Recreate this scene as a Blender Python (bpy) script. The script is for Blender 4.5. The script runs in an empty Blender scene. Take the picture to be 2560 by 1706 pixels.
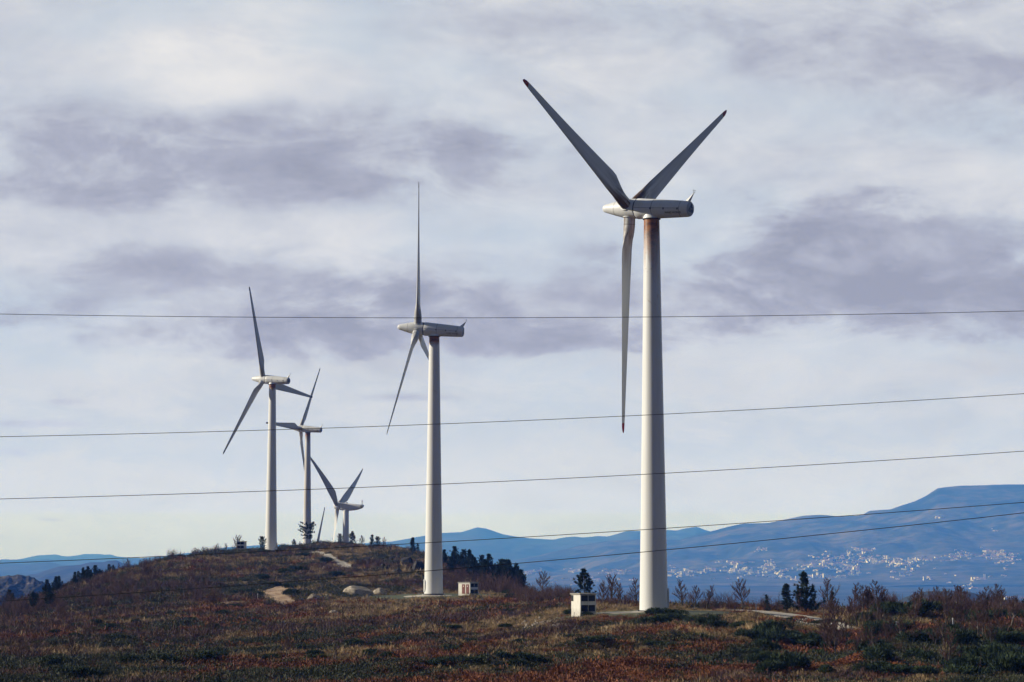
import bpy, bmesh, math, random
import numpy as np
from mathutils import Vector, Matrix, Euler

random.seed(7); rng = np.random.default_rng(7)
R = math.radians
S = bpy.context.scene
COL = S.collection
F = 5774.0                       # focal length in pixels of a 2560 px wide picture
PITCH = math.atan(537 / F)
K = 2560 / 2353

# ------------------------------------------------------------------ camera maths
def world_at(px, py, d):
    a = (px - 1280) / F; b = (853 - py) / F
    c, s = math.cos(PITCH), math.sin(PITCH)
    v = (a, c - b * s, s + b * c)
    return Vector((v[0] * d / v[1], d, v[2] * d / v[1]))
def slope_of(py):                # height per metre of distance for a picture row
    b = (853 - np.asarray(py, float)) / F
    c, s = math.cos(PITCH), math.sin(PITCH)
    return (s + b * c) / (c - b * s)
def row_of(t):
    c, s = math.cos(PITCH), math.sin(PITCH)
    return 853 - F * (t * c - s) / (c + t * s)

# ------------------------------------------------------------------ noise
def _h(ix, iy, seed):
    n = (ix.astype(np.int64) * 374761393 + iy.astype(np.int64) * 668265263 + seed * 974711) & 0x7fffffff
    n = ((n ^ (n >> 13)) * 1274126177) & 0x7fffffff
    return ((n ^ (n >> 16)) & 0xffff) / 65535.0
def vnoise(x, y, seed=0):
    x = np.asarray(x, float); y = np.asarray(y, float)
    ix = np.floor(x); iy = np.floor(y); fx = x - ix; fy = y - iy
    fx = fx * fx * (3 - 2 * fx); fy = fy * fy * (3 - 2 * fy)
    a = _h(ix, iy, seed); b = _h(ix + 1, iy, seed); c = _h(ix, iy + 1, seed); d = _h(ix + 1, iy + 1, seed)
    return (a + (b - a) * fx) * (1 - fy) + (c + (d - c) * fx) * fy
def fbm(x, y, seed=0, oct=4, gain=.5):
    t = 0; a = 1; n = 0
    for i in range(oct):
        t = t + a * vnoise(x, y, seed + i); n += a; a *= gain; x = x * 2.03 + 7.1; y = y * 2.03 + 3.7
    return t / n

# ------------------------------------------------------------------ object helpers
def tag(o, label=None, cat=None, group=None, kind=None):
    if label: o['label'] = label
    if cat: o['category'] = cat
    if group: o['group'] = group
    if kind: o['kind'] = kind
    return o
def link(o, parent=None):
    COL.objects.link(o)
    if parent: o.parent = parent
    return o
def empty(name, loc, rz=0):
    o = bpy.data.objects.new(name, None); o.empty_display_size = .5
    o.location = loc; o.rotation_euler = (0, 0, rz)
    return link(o)
def mesh(name, verts, faces, mats, fm=None, smooth=False):
    m = bpy.data.meshes.new(name)
    verts = np.asarray(verts, np.float32)
    if isinstance(faces, np.ndarray):
        nf, k = faces.shape
        m.vertices.add(len(verts)); m.vertices.foreach_set('co', verts.ravel())
        m.loops.add(nf * k); m.loops.foreach_set('vertex_index', faces.ravel().astype(np.int32))
        m.polygons.add(nf); m.polygons.foreach_set('loop_start', np.arange(0, nf * k, k, dtype=np.int32))
        m.update(calc_edges=True)
    else:
        m.from_pydata([tuple(v) for v in verts], [], faces)
    for x in (mats if isinstance(mats, (list, tuple)) else [mats]): m.materials.append(x)
    if fm is not None: m.polygons.foreach_set('material_index', np.asarray(fm, np.int32))
    if smooth: m.polygons.foreach_set('use_smooth', np.ones(len(m.polygons), bool))
    m.update()
    return m
def obj(name, me, parent=None):
    return link(bpy.data.objects.new(name, me), parent)

class MB:                        # collects shapes into one mesh
    def __init__(s): s.v = []; s.f = []; s.m = []; s.cm = 0
    def add(s, vs, fs):
        b = len(s.v); s.v += [tuple(v) for v in vs]
        for f in fs: s.f.append([b + i for i in f]); s.m.append(s.cm)
    def box(s, c, size, rz=0, bev=0):
        hx, hy, hz = [q / 2 for q in size]
        bm = bmesh.new()
        bmesh.ops.create_cube(bm, size=1, matrix=Matrix.Translation(c) @ Matrix.Rotation(rz, 4, 'Z') @ Matrix.Diagonal((*size, 1)))
        if bev: bmesh.ops.bevel(bm, geom=bm.edges[:], offset=bev, segments=2, affect='EDGES', profile=.5)
        bm.verts.index_update()
        s.add([v.co for v in bm.verts], [[v.index for v in f.verts] for f in bm.faces]); bm.free()
    def tube(s, pts, rad, n=6, cap=True):
        pts = [Vector(p) for p in pts]
        if not hasattr(rad, '__len__'): rad = [rad] * len(pts)
        vs = []; fs = []
        up = Vector((0, 0, 1))
        for i, p in enumerate(pts):
            t = (pts[min(i + 1, len(pts) - 1)] - pts[max(i - 1, 0)]).normalized()
            a = t.cross(up)
            if a.length < .05: a = t.cross(Vector((1, 0, 0)))
            a.normalize(); b = a.cross(t)
            for j in range(n):
                q = 2 * math.pi * j / n
                vs.append(p + (a * math.cos(q) + b * math.sin(q)) * rad[i])
        for i in range(len(pts) - 1):
            for j in range(n):
                fs.append([i * n + j, i * n + (j + 1) % n, (i + 1) * n + (j + 1) % n, (i + 1) * n + j])
        if cap: fs.append(list(range(n))[::-1]); fs.append([(len(pts) - 1) * n + j for j in range(n)])
        s.add(vs, fs)
    def lathe(s, prof, n=48, axis='Z', cap0=True, cap1=True):
        vs = []; fs = []
        for (t, r) in prof:
            for j in range(n):
                q = 2 * math.pi * j / n
                c, sn = r * math.cos(q), r * math.sin(q)
                vs.append((c, sn, t) if axis == 'Z' else (t, c, sn))
        for i in range(len(prof) - 1):
            for j in range(n):
                fs.append([i * n + j, i * n + (j + 1) % n, (i + 1) * n + (j + 1) % n, (i + 1) * n + j])
        if cap0: fs.append(list(range(n))[::-1])
        if cap1: fs.append([(len(prof) - 1) * n + j for j in range(n)])
        s.add(vs, fs)
    def mesh(s, name, mats, smooth=False, M=None):
        vs = s.v if M is None else [M @ Vector(v) for v in s.v]
        me = mesh(name, vs, s.f, mats, s.m, smooth)
        return me
def sharp(me, ang=35):
    if hasattr(me, 'set_sharp_from_angle'): me.set_sharp_from_angle(angle=R(ang))
    return me

# ------------------------------------------------------------------ materials
class NT:
    def __init__(s, t): s.t = t; t.nodes.clear()
    def n(s, typ, ins=None, **kw):
        nd = s.t.nodes.new(typ)
        for k, v in kw.items(): setattr(nd, k, v)
        for k, v in (ins or {}).items():
            if isinstance(v, bpy.types.NodeSocket): s.t.links.new(v, nd.inputs[k])
            else: nd.inputs[k].default_value = v
        return nd
    def math(s, op, a, b=0, c=None, clamp=False):
        i = {0: a, 1: b}
        if c is not None: i[2] = c
        return s.n('ShaderNodeMath', i, operation=op, use_clamp=clamp).outputs[0]
    def noise(s, vec, scale, detail=4, rough=.55, dist=0):
        return s.n('ShaderNodeTexNoise', {'Vector': vec, 'Scale': scale, 'Detail': detail, 'Roughness': rough, 'Distortion': dist}).outputs[0]
    def ramp(s, fac, stops):
        nd = s.n('ShaderNodeValToRGB', {0: fac}); e = nd.color_ramp.elements
        while len(e) < len(stops): e.new(.5)
        for q, (p, c) in zip(e, stops): q.position = p; q.color = (*c, 1) if len(c) == 3 else c
        return nd.outputs[0]
    def mix(s, fac, a, b, mode='MIX'):
        nd = s.n('ShaderNodeMix', data_type='RGBA', blend_type=mode)
        for i, v in ((0, fac), (6, a), (7, b)):
            if isinstance(v, bpy.types.NodeSocket): s.t.links.new(v, nd.inputs[i])
            else: nd.inputs[i].default_value = (*v, 1) if hasattr(v, '__len__') and len(v) == 3 else v
        return nd.outputs[2]
    def maprange(s, v, a, b, c=0., d=1.):
        return s.n('ShaderNodeMapRange', {0: v, 1: a, 2: b, 3: c, 4: d}).outputs[0]
    def out(s, color, rough=.8, spec=.3, bump=None, bdist=.02, bstr=.5, **extra):
        b = s.n('ShaderNodeBsdfPrincipled', {'Roughness': rough, 'Specular IOR Level': spec, **extra})
        if isinstance(color, bpy.types.NodeSocket): s.t.links.new(color, b.inputs['Base Color'])
        else: b.inputs['Base Color'].default_value = (*color, 1)
        if bump is not None:
            bp = s.n('ShaderNodeBump', {'Height': bump, 'Distance': bdist, 'Strength': bstr})
            s.t.links.new(bp.outputs[0], b.inputs['Normal'])
        o = s.n('ShaderNodeOutputMaterial', {'Surface': b.outputs[0]})
def mat(name, fn):
    m = bpy.data.materials.new(name); m.use_nodes = True
    fn(NT(m.node_tree)); return m
def sep(t, v):
    q = t.n('ShaderNodeSeparateXYZ', {0: v}).outputs
    return q[0], q[1], q[2]
def ocoord(t): return t.n('ShaderNodeTexCoord').outputs['Object']
def wpos(t): return t.n('ShaderNodeNewGeometry').outputs['Position']
def flat(name, c, rough=.7, var=.25, sc=3., spec=.3):
    def f(t):
        nz = t.noise(ocoord(t), sc, 5)
        t.out(t.mix(t.maprange(nz, .3, .7), tuple(q * (1 - var) for q in c), tuple(min(1, q * (1 + var)) for q in c)), rough, spec)
    return mat(name, f)

PAINT = (.73, .735, .725)
def paint_mat(name, rust=0., band=0., top=49.):
    def f(t):
        p = ocoord(t); x, y, z = sep(t, p)
        streak = t.noise(t.n('ShaderNodeMapping', {0: p, 'Scale': (2.2, 2.2, .11)}).outputs[0], 1.0, 6, .6)
        fine = t.noise(p, 7, 6, .65)
        c = t.mix(t.maprange(streak, .35, .75, 0, .35), PAINT, (.52, .52, .50))
        c = t.mix(t.maprange(fine, .5, .8, 0, .2), c, (.5, .47, .42))
        if rust > 0:
            d = t.math('SUBTRACT', top, z)                       # metres below the top
            reach = t.math('MULTIPLY', t.maprange(streak, .3, .75, .5, 1.8), 6.0 * rust)
            a = t.math('SUBTRACT', 1.0, t.math('DIVIDE', d, reach), clamp=True)
            a = t.math('POWER', a, 1.1, clamp=True)
            a = t.math('MULTIPLY', a, t.maprange(fine, .25, .6, .8, 1.1), clamp=True)
            c = t.mix(a, c, t.mix(t.maprange(t.noise(p, 1.6, 4, .55), .35, .65), (.36, .13, .035), (.13, .045, .016)))
            sp = t.maprange(t.noise(p, 3.2, 3, .5), .66, .72)
            sp = t.math('MULTIPLY', sp, t.maprange(d, 0., 16., .8, 0.), clamp=True)
            c = t.mix(sp, c, (.25, .11, .045))
        if band > 0:
            side = t.maprange(t.noise(t.n('ShaderNodeMapping', {0: p, 'Scale': (.9, .9, .03)}).outputs[0], 1.3, 3), .45, .7, 0, band)
            c = t.mix(side, c, (.20, .12, .07))
        t.out(c, .42, .4, bump=fine, bdist=.004, bstr=.3)
    return mat(name, f)
def blade_mat(name, dirt):
    def f(t):
        p = ocoord(t); x, y, z = sep(t, p)
        st = t.noise(t.n('ShaderNodeMapping', {0: p, 'Scale': (1.6, 1.6, .12)}).outputs[0], 1.4, 5, .6)
        c = t.mix(t.maprange(st, .35, .7, 0, .5), (.60, .61, .61), (.42, .43, .44))
        root = t.maprange(z, 1.0, 8.0, 1.0, 0.)
        root = t.math('MULTIPLY', root, t.maprange(st, .4, .6), clamp=True)
        c = t.mix(t.math('MULTIPLY', root, dirt, clamp=True), c, (.10, .045, .02))
        le = t.math('MULTIPLY', t.maprange(x, .15, .62), t.maprange(z, 2., 14., dirt, .1), clamp=True)
        c = t.mix(t.math('MULTIPLY', le, t.maprange(st, .3, .6), clamp=True), c, (.09, .05, .03))
        t.out(c, .45, .35)
    return mat(name, f)
M = {}
M['tower_rusty'] = paint_mat('rust stained tower paint', 1.0)
M['tower'] = paint_mat('weathered white tower paint', .16)
M['tower_brown'] = paint_mat('brown streaked tower paint', .5, .5)
M['white'] = paint_mat('weathered white paint')
M['blade_dirty'] = blade_mat('stained blade shell', 1.0)
M['blade'] = blade_mat('grey white blade shell', .35)
M['tip_red'] = flat('faded red tip paint', (.34, .025, .03), .5)
M['tip_dark'] = flat('dark tip paint', (.06, .03, .03), .5)
M['dark'] = flat('dark rubber and seams', (.03, .03, .032), .6)
M['steel'] = flat('galvanised steel', (.25, .25, .26), .45, spec=.5)
M['navy'] = flat('navy blue logo paint', (.012, .035, .12), .5)
M['grey_paint'] = flat('grey painted cover', (.42, .44, .47), .5, .08, 6)
M['wire'] = flat('black cable sheath', (.012, .012, .013), .5)
M['vent'] = flat('dark louvred vent', (.012, .012, .014), .6)
M['brown_door'] = flat('red brown steel door', (.16, .05, .04), .6, .2)
M['concrete'] = flat('grey concrete slab', (.30, .28, .25), .9, .2, 4)
M['post'] = flat('white post paint', (.75, .75, .75), .6)
def _wall(t):
    p = ocoord(t)
    st = t.noise(t.n('ShaderNodeMapping', {0: p, 'Scale': (3, 3, .5)}).outputs[0], 2, 5, .6)
    z = sep(t, p)[2]
    c = t.mix(t.maprange(st, .4, .75, 0, .5), (.72, .70, .64), (.46, .43, .37))
    c = t.mix(t.math('MULTIPLY', t.maprange(z, 0, .6, .6, 0), st, clamp=True), c, (.22, .18, .13))
    t.out(c, .85, .2)
M['hut_wall'] = mat('white washed render', _wall)

def leaf_mat(name, stops, scale=.5, trans=.0, rough=.7):
    def f(t):
        p = wpos(t)
        a = t.noise(p, scale, 3, .6)
        b = t.noise(p, 1.7, 2, .5)
        v = t.math('ADD', t.math('MULTIPLY', a, .6), t.math('MULTIPLY', b, .4))
        c = t.ramp(t.maprange(v, .3, .7), stops)
        t.out(c, rough, .2)
    return mat(name, f)
M['pine'] = leaf_mat('dark pine needles', [(0, (.012, .022, .012)), (.5, (.026, .044, .022)), (1, (.058, .078, .038))], .8)
M['broom'] = leaf_mat('dark green broom stems', [(0, (.012, .020, .010)), (.5, (.028, .048, .022)), (1, (.075, .10, .036))], .6)
M['oakleaf'] = leaf_mat('dry rust oak leaves', [(0, (.10, .035, .014)), (.5, (.24, .085, .034)), (1, (.42, .18, .08))], .9)
M['bark'] = leaf_mat('grey brown bark', [(0, (.025, .020, .018)), (.55, (.075, .060, .052)), (1, (.24, .20, .17))], .6)
M['bark_dark'] = leaf_mat('dark bark', [(0, (.012, .010, .009)), (1, (.035, .025, .02))], .8)
M['twig'] = leaf_mat('brown purple twigs', [(0, (.040, .022, .019)), (.5, (.095, .052, .042)), (1, (.17, .10, .078))], .4)
M['grass'] = leaf_mat('dry straw grass', [(0, (.085, .066, .032)), (.5, (.29, .205, .105)), (1, (.58, .42, .23))], .25)
M['heather'] = leaf_mat('dark heather', [(0, (.020, .024, .014)), (.5, (.046, .054, .028)), (1, (.10, .10, .052))], .3)
M['bracken'] = leaf_mat('rust bracken', [(0, (.040, .014, .008)), (.5, (.155, .052, .021)), (1, (.34, .13, .055))], .22)
M['shortgrass'] = leaf_mat('short green turf', [(0, (.045, .05, .018)), (.5, (.075, .085, .03)), (1, (.14, .12, .055))], .4)

def _rock(dark):
    def f(t):
        p = ocoord(t)
        a = t.noise(p, 1.1, 8, .65)
        cr = t.n('ShaderNodeTexVoronoi', {'Vector': t.n('ShaderNodeMapping', {0: p, 'Scale': (.4, .4, 1.6), 'Rotation': (.3, .5, 0)}).outputs[0], 'Scale': .9}, feature='DISTANCE_TO_EDGE').outputs[0]
        c0, c1 = ((.02, .018, .018), (.085, .077, .07)) if dark else ((.20, .165, .125), (.46, .40, .32))
        c = t.mix(t.maprange(a, .35, .65), c0, c1)
        c = t.mix(t.maprange(cr, 0, .035, .8, 0), c, (.04, .033, .028))
        t.out(c, .9, .2, bump=a, bdist=.15, bstr=.7)
    return f
M['granite'] = mat('pale granite', _rock(False)); M['granite_dark'] = mat('dark lichen granite', _rock(True))
def _dirt(t):
    p = wpos(t)
    a = t.noise(p, .8, 7, .65); b = t.noise(p, 6, 4, .6)
    c = t.mix(t.maprange(a, .35, .65), (.30, .19, .115), (.52, .39, .27))
    c = t.mix(t.maprange(b, .55, .75, 0, .6), c, (.16, .10, .06))
    t.out(c, .95, .1, bump=b, bdist=.06, bstr=.6)
M['dirt'] = mat('pale sandy dirt', _dirt)
def _gravel(t):
    p = wpos(t)
    a = t.noise(p, .9, 6, .65); b = t.noise(p, 5, 4, .6)
    c = t.mix(t.maprange(a, .35, .65), (.36, .32, .26), (.62, .56, .47))
    c = t.mix(t.maprange(b, .5, .75, 0, .6), c, (.14, .12, .08))
    t.out(c, .95, .1, bump=b, bdist=.05, bstr=.6)
M['gravel'] = mat('pale crushed granite', _gravel)

# ------------------------------------------------------------------ perspective-described terrain (rows given for distances, turned into real heights)
class Terrain:
    def __init__(s, cols, ds, zfun, smooth=3):
        s.cols = np.asarray(cols, float); s.ds = np.asarray(ds, float); s.Z = zfun
    def z(s, x, y):
        x = np.asarray(x, float); y = np.asarray(y, float)
        px = 1280 + F * x / np.maximum(y, 60) / math.cos(0)
        ci = np.clip(np.interp(px, s.cols, np.arange(len(s.cols))), 0, len(s.cols) - 1.001)
        di = np.clip(np.interp(y, s.ds, np.arange(len(s.ds))), 0, len(s.ds) - 1.001)
        c0 = ci.astype(int); d0 = di.astype(int); fc = ci - c0; fd = di - d0
        Z = s.Z
        return (Z[d0, c0] * (1 - fc) + Z[d0, c0 + 1] * fc) * (1 - fd) + (Z[d0 + 1, c0] * (1 - fc) + Z[d0 + 1, c0 + 1] * fc) * fd
    def grid(s):
        D, C = np.meshgrid(s.ds, s.cols, indexing='ij')
        X = (C - 1280) / F * np.maximum(D, 60)
        V = np.stack([X, D, s.Z], -1).reshape(-1, 3)
        nr, nc = len(s.ds), len(s.cols)
        i = np.arange(nr - 1)[:, None] * nc + np.arange(nc - 1)[None, :]
        Fc = np.stack([i, i + 1, i + nc + 1, i + nc], -1).reshape(-1, 4)
        return V, Fc, X, D

PROF = {  # column (2353-wide picture) : {distance: picture row}
 0: {185:1572,250:1518,320:1462,400:1424,470:1402,560:1404,800:1480},
 100: {185:1572,250:1514,320:1460,400:1415,490:1376,540:1372,620:1385,800:1450},
 200: {185:1572,250:1510,320:1455,400:1405,500:1345,545:1336,640:1342,800:1400},
 300: {185:1572,250:1509,330:1447,430:1380,530:1318,570:1311,660:1315,800:1350},
 400: {185:1572,250:1508,350:1430,450:1370,560:1302,600:1290,680:1292,800:1310},
 500: {185:1572,250:1506,350:1429,450:1370,560:1306,630:1277,680:1273,800:1288},
 620: {185:1572,250:1505,350:1428,450:1370,560:1310,640:1277,688:1266,720:1264,900:1285},
 760: {185:1572,250:1500,350:1425,450:1368,560:1310,640:1277,720:1256,780:1250,900:1268},
 900: {185:1572,250:1495,350:1420,450:1372,540:1322,620:1282,700:1261,900:1290},
 1000: {185:1572,250:1490,350:1415,448:1369,540:1330,620:1288,680:1276,850:1320},
 1090: {185:1572,250:1486,350:1412,448:1367,500:1358,580:1325,640:1312,800:1360},
 1170: {185:1572,250:1482,350:1410,440:1369,480:1366,560:1350,600:1348,800:1420},
 1300: {185:1572,250:1468,290:1420,350:1397,430:1376,470:1375,600:1410},
 1400: {185:1572,250:1460,293:1408,350:1396,400:1392,470:1402,600:1450},
 1500: {185:1572,250:1456,293:1404,330:1400,380:1403,450:1440},
 1700: {185:1572,250:1454,293:1406,330:1401,380:1406,450:1440},
 1900: {185:1572,250:1464,300:1417,340:1410,390:1412,450:1450},
 2100: {185:1572,250:1456,300:1404,330:1401,380:1412,450:1455},
 2353: {185:1572,250:1456,290:1414,310:1409,340:1413,400:1455}}
PROF[-1400] = PROF[0]; PROF[3600] = PROF[2353]
ds = np.concatenate([np.linspace(-400, 150, 40), np.arange(152, 360, 1.0), np.arange(360, 820, 1.7), np.linspace(822, 1900, 60)])
cols = np.concatenate([np.linspace(-1500, -60, 60), np.arange(-50, 2620, 6.0), np.linspace(2640, 4000, 60)])
keys = sorted(PROF)
prof_z = []
for k in keys:
    p = PROF[k]
    dd = sorted(p); zz = [float(slope_of(p[q] * K)) * q for q in dd]
    last = dd[-1]
    dd = [-400, -20, 5, 40, 100, 150] + dd + [last + 350, 1500, 1900]
    zz = [-6, -1.7, -1.9, -6, -10.2, -10.8] + zz + [min(zz[-1] - 40, -55), -120, -165]
    z = np.interp(ds, dd, zz)
    ker = np.ones(17) / 17
    z = np.convolve(np.pad(z, 8, mode='edge'), ker, 'valid')
    prof_z.append(z)
prof_z = np.array(prof_z)
kc = np.array(keys) * K
ci = np.interp(cols, kc, np.arange(len(kc)))
c0 = np.clip(ci.astype(int), 0, len(kc) - 2); fc = ci - c0; fc = fc * fc * (3 - 2 * fc)
Z = (prof_z[c0] * (1 - fc[:, None]) + prof_z[c0 + 1] * fc[:, None]).T
D_, C_ = np.meshgrid(ds, cols, indexing='ij')
X_ = (C_ - 1280) / F * np.maximum(D_, 60)
bump = (fbm(X_ / 16, D_ / 16, 3, 3) - .5) * 1.0 + (fbm(X_ / 5.5, D_ / 8, 13, 3) - .5) * 1.5 + (fbm((X_ - .75 * D_) / 17, D_ / 45, 19, 2) - .5) * 2.6 * np.clip((305 - D_) / 40, 0, 1) * np.clip((D_ - 188) / 28, 0, 1) + (fbm(X_ / 2.2, D_ / 3, 9, 3) - .5) * .5
bump = bump * np.clip(.45 + .55 * (D_ < 290) + .35 * (D_ > 370), 0, 1)
flatT = np.ones_like(bump)
def calm(x, y, r):
    global flatT
    q = np.hypot(X_ - x, D_ - y)
    flatT = np.minimum(flatT, np.clip((q - r) / (r * .8), .06, 1))
calm(17.9, 293, 9); calm(-15, 448, 9); calm(8.5, 291, 3)
for qx, qd in ((1800, 315), (1850, 312), (1900, 307), (1950, 300), (2000, 290), (2050, 278), (2090, 268)): calm((qx - 1280) / F * qd, qd - 3, 5)
calm(-71, 688, 7)
Z = Z + bump * flatT * np.clip((D_ - 20) / 100, .1, 1)
near = Terrain(cols, ds, Z)
def gz(x, y): return float(near.z(x, y))
def on_ground(px, py, dmin=180, dmax=900):
    d = np.arange(dmin, dmax, .5)
    x = (px - 1280) / F * d * (1 / 1.0)
    rows = row_of(near.z(x, d) / d)
    ok = np.where(rows <= py)[0]
    q = d[ok[0]] if len(ok) else d[np.argmin(np.abs(rows - py))]
    return Vector(((px - 1280) / F * q, q, gz((px - 1280) / F * q, q)))
def at_dist(px, d):
    x = (px - 1280) / F * d
    return Vector((x, d, gz(x, d)))

# vegetation zones of the hill: rust bracken, straw grass, green heath, brown twigs
def bare(x, y):
    return np.clip((fbm(x / 4.5, y / 9, 61, 4) - .60) * 14, 0, 1) * (.35 + .65 * (y > 300))
def zones(x, y):
    X = (1280 + F * x / np.maximum(y, 60)) / K
    xs = x - .75 * y
    n1, n2, n3, n4 = [.62 * fbm(xs / a, y / (a * 2.4), sd_, 4) + .38 * fbm(xs / (a * 3.2), y / (a * 7), sd_ + 5, 2) for a, sd_ in ((7., 21), (5.5, 31), (5., 41), (8., 51))]
    g = lambda v, c, w: np.exp(-((v - c) / w) ** 2)
    rust = n1 - .02 + .17 * g(X, 1300, 800) * g(y, 205, 50) + .07 * g(X, 1750, 350) * g(y, 235, 30) + .05 * g(X, 2200, 350) * g(y, 305, 25) - .05 * g(X, 100, 350) * g(y, 190, 60) - .05 * (y > 420)
    straw = n2 + .13 * g(X, 950, 450) * g(y, 400, 90) + .07 * g(X, 1250, 400) * g(y, 290, 40) + .05
    green = n3 + .02 + .10 * g(X, 2050, 450) * g(y, 220, 70) + .07 * g(X, 300, 450) * g(y, 210, 70) + .06 * g(X, 1600, 350) * g(y, 285, 25)
    twig = n4 - .01 + .12 * g(X, 200, 380) * g(y, 430, 130) + .09 * g(X, 1150, 120) * g(y, 520, 70) + .05 * g(X, 500, 500) * g(y, 330, 110)
    W = np.stack([rust, straw, green, twig], -1)
    W = np.exp((W - .5) * 34)
    return W / W.sum(-1, keepdims=True)

V, Fc, X, D = near.grid()
me = mesh('hill_ground', V, Fc, [], smooth=True)
W = zones(X.ravel(), D.ravel())
pal = np.array([[.085, .034, .017], [.135, .098, .052], [.034, .036, .019], [.060, .040, .031]])
colr = W @ pal
bq = bare(X.ravel(), D.ravel())[:, None]; colr = colr * (1 - bq) + np.array([[.27, .185, .105]]) * bq
ca = me.color_attributes.new('pigment', 'FLOAT_COLOR', 'POINT')
ca.data.foreach_set('color', np.concatenate([colr, np.ones((len(colr), 1))], 1).astype(np.float32).ravel())
def _hill(t):
    p = wpos(t)
    c = t.n('ShaderNodeVertexColor', layer_name='pigment').outputs[0]
    a = t.noise(p, 1.3, 6, .7); b = t.noise(p, .35, 4, .6)
    c = t.mix(t.maprange(a, .3, .7, .25, .95), t.mix(.5, c, (.02, .018, .012)), c)
    c = t.mix(t.maprange(b, .58, .75, 0, .5), c, (.13, .095, .055))
    t.out(c, .95, .1, bump=a, bdist=.4, bstr=.8)
me.materials.append(mat('heath soil', _hill))
tag(obj('hill_ground', me), 'brown heath hillside under the turbines', 'hill', kind='structure')

# ------------------------------------------------------------------ far land
VALLEY = -140.0
def ridge(name, label, d0, dc, d1, sky, foot_row, m, seed, rough, step, nd, power=1.0, cmin=None, cmax=None, back=.5):
    """a range of hills: sky = [(px, row)] of its crest, standing dc metres away"""
    sx = np.array([q[0] for q in sky], float); sy = np.array([q[1] for q in sky], float)
    c = np.arange(sx[0], sx[-1] + step, step)
    t = np.linspace(0, 1, nd); dd = np.concatenate([d0 + (dc - d0) * t, dc + (d1 - dc) * np.linspace(.08, 1, max(6, nd // 4))])
    cr = np.interp(c, sx, sy); ker = np.ones(5) / 5
    zc = slope_of(cr) * dc
    z0 = slope_of(foot_row) * d0
    tt = np.clip((dd - d0) / (dc - d0), 0, 1)[:, None] ** power
    wide_ = max(5, int(260 / step) | 1); k2 = np.hanning(wide_ + 2)[1:-1]; k2 /= k2.sum()
    zs = np.convolve(np.pad(zc, wide_ // 2, mode='edge'), k2, 'valid')
    t0 = np.clip((dd - d0) / (dc - d0), 0, 1)[:, None]
    Zr = z0 + (zs[None, :] - z0) * tt + (zc - zs)[None, :] * np.clip((t0 - .55) / .45, 0, 1) ** 1.5
    fall = np.clip((dd - dc) / (d1 - dc), 0, 1)[:, None]
    Zr = Zr - fall * back * (zc[None, :] - z0 + 60)
    Dm, Cm = np.meshgrid(dd, c, indexing='ij'); Xm = (Cm - 1280) / F * Dm
    wl = (dc - d0) * .45
    nz = fbm(Xm / wl, Dm / wl * .6, seed, 6, .55) - .5
    rav = np.abs(fbm(Xm / (wl * .42), Dm / (wl * 1.5), seed + 50, 5, .55) - .5) * -1.3 + .13
    env = np.clip(tt * 3, 0, 1) * np.clip((1 - tt) * 3 + .06, 0, 1)
    Zr = Zr + (nz + rav) * rough * env
    Zr = Zr + (fbm(Xm / (wl * .12), Dm / (wl * .12), seed + 90, 4, .6) - .5) * rough * .07
    if name == 'rocky_hill':
        q = np.abs(fbm(Xm / 16, Dm / 16, 71, 5, .6) - .5) * 2
        Zr = Zr + ((.35 - q) * 5 + (fbm(Xm / 5, Dm / 5, 75, 3) - .5) * 3.5) * np.clip(1.25 - tt * 1.0, .12, 1)
    T = Terrain(c, dd, Zr)
    V, Fc, _, _ = T.grid()
    o = obj(name, mesh(name, V, Fc, m, smooth=True))
    tag(o, label, 'mountain', kind='structure')
    return T
def land(name, stops, s1, s2, patch=None):
    def f(t):
        p = wpos(t)
        a = t.noise(p, s1, 6, .6); b = t.noise(p, s2, 5, .65)
        v = t.math('ADD', t.math('MULTIPLY', a, .55), t.math('MULTIPLY', b, .45))
        c = t.ramp(t.maprange(v, .36, .64), stops)
        if patch:
            vo = t.n('ShaderNodeTexVoronoi', {'Vector': t.n('ShaderNodeMapping', {0: p, 'Scale': (1, .45, 1)}).outputs[0], 'Scale': patch}).outputs[1]
            r = sep(t, vo)[0]
            c = t.mix(t.maprange(r, .62, .66, 0, .6), c, (.075, .08, .04))
            c = t.mix(t.maprange(r, .9, .91, 0, .5), c, (.12, .085, .055))
        t.out(c, .95, .1)
    return mat(name, f)
M['mount'] = land('wooded mountain side', [(0, (.010, .018, .012)), (.45, (.045, .052, .03)), (.6, (.085, .082, .052)), (1, (.16, .135, .085))], .0018, .011)
M['farmount'] = land('distant wooded hills', [(0, (.02, .03, .02)), (1, (.07, .075, .05))], .0008, .004)
M['valley'] = land('valley fields and woods', [(0, (.018, .028, .014)), (.45, (.032, .042, .022)), (1, (.075, .075, .042))], .0022, .012, .006)
M['crag'] = land('rocky hill', [(0, (.018, .020, .014)), (.6, (.045, .042, .03)), (.85, (.10, .085, .07)), (1, (.26, .22, .18))], .03, .16)

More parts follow.
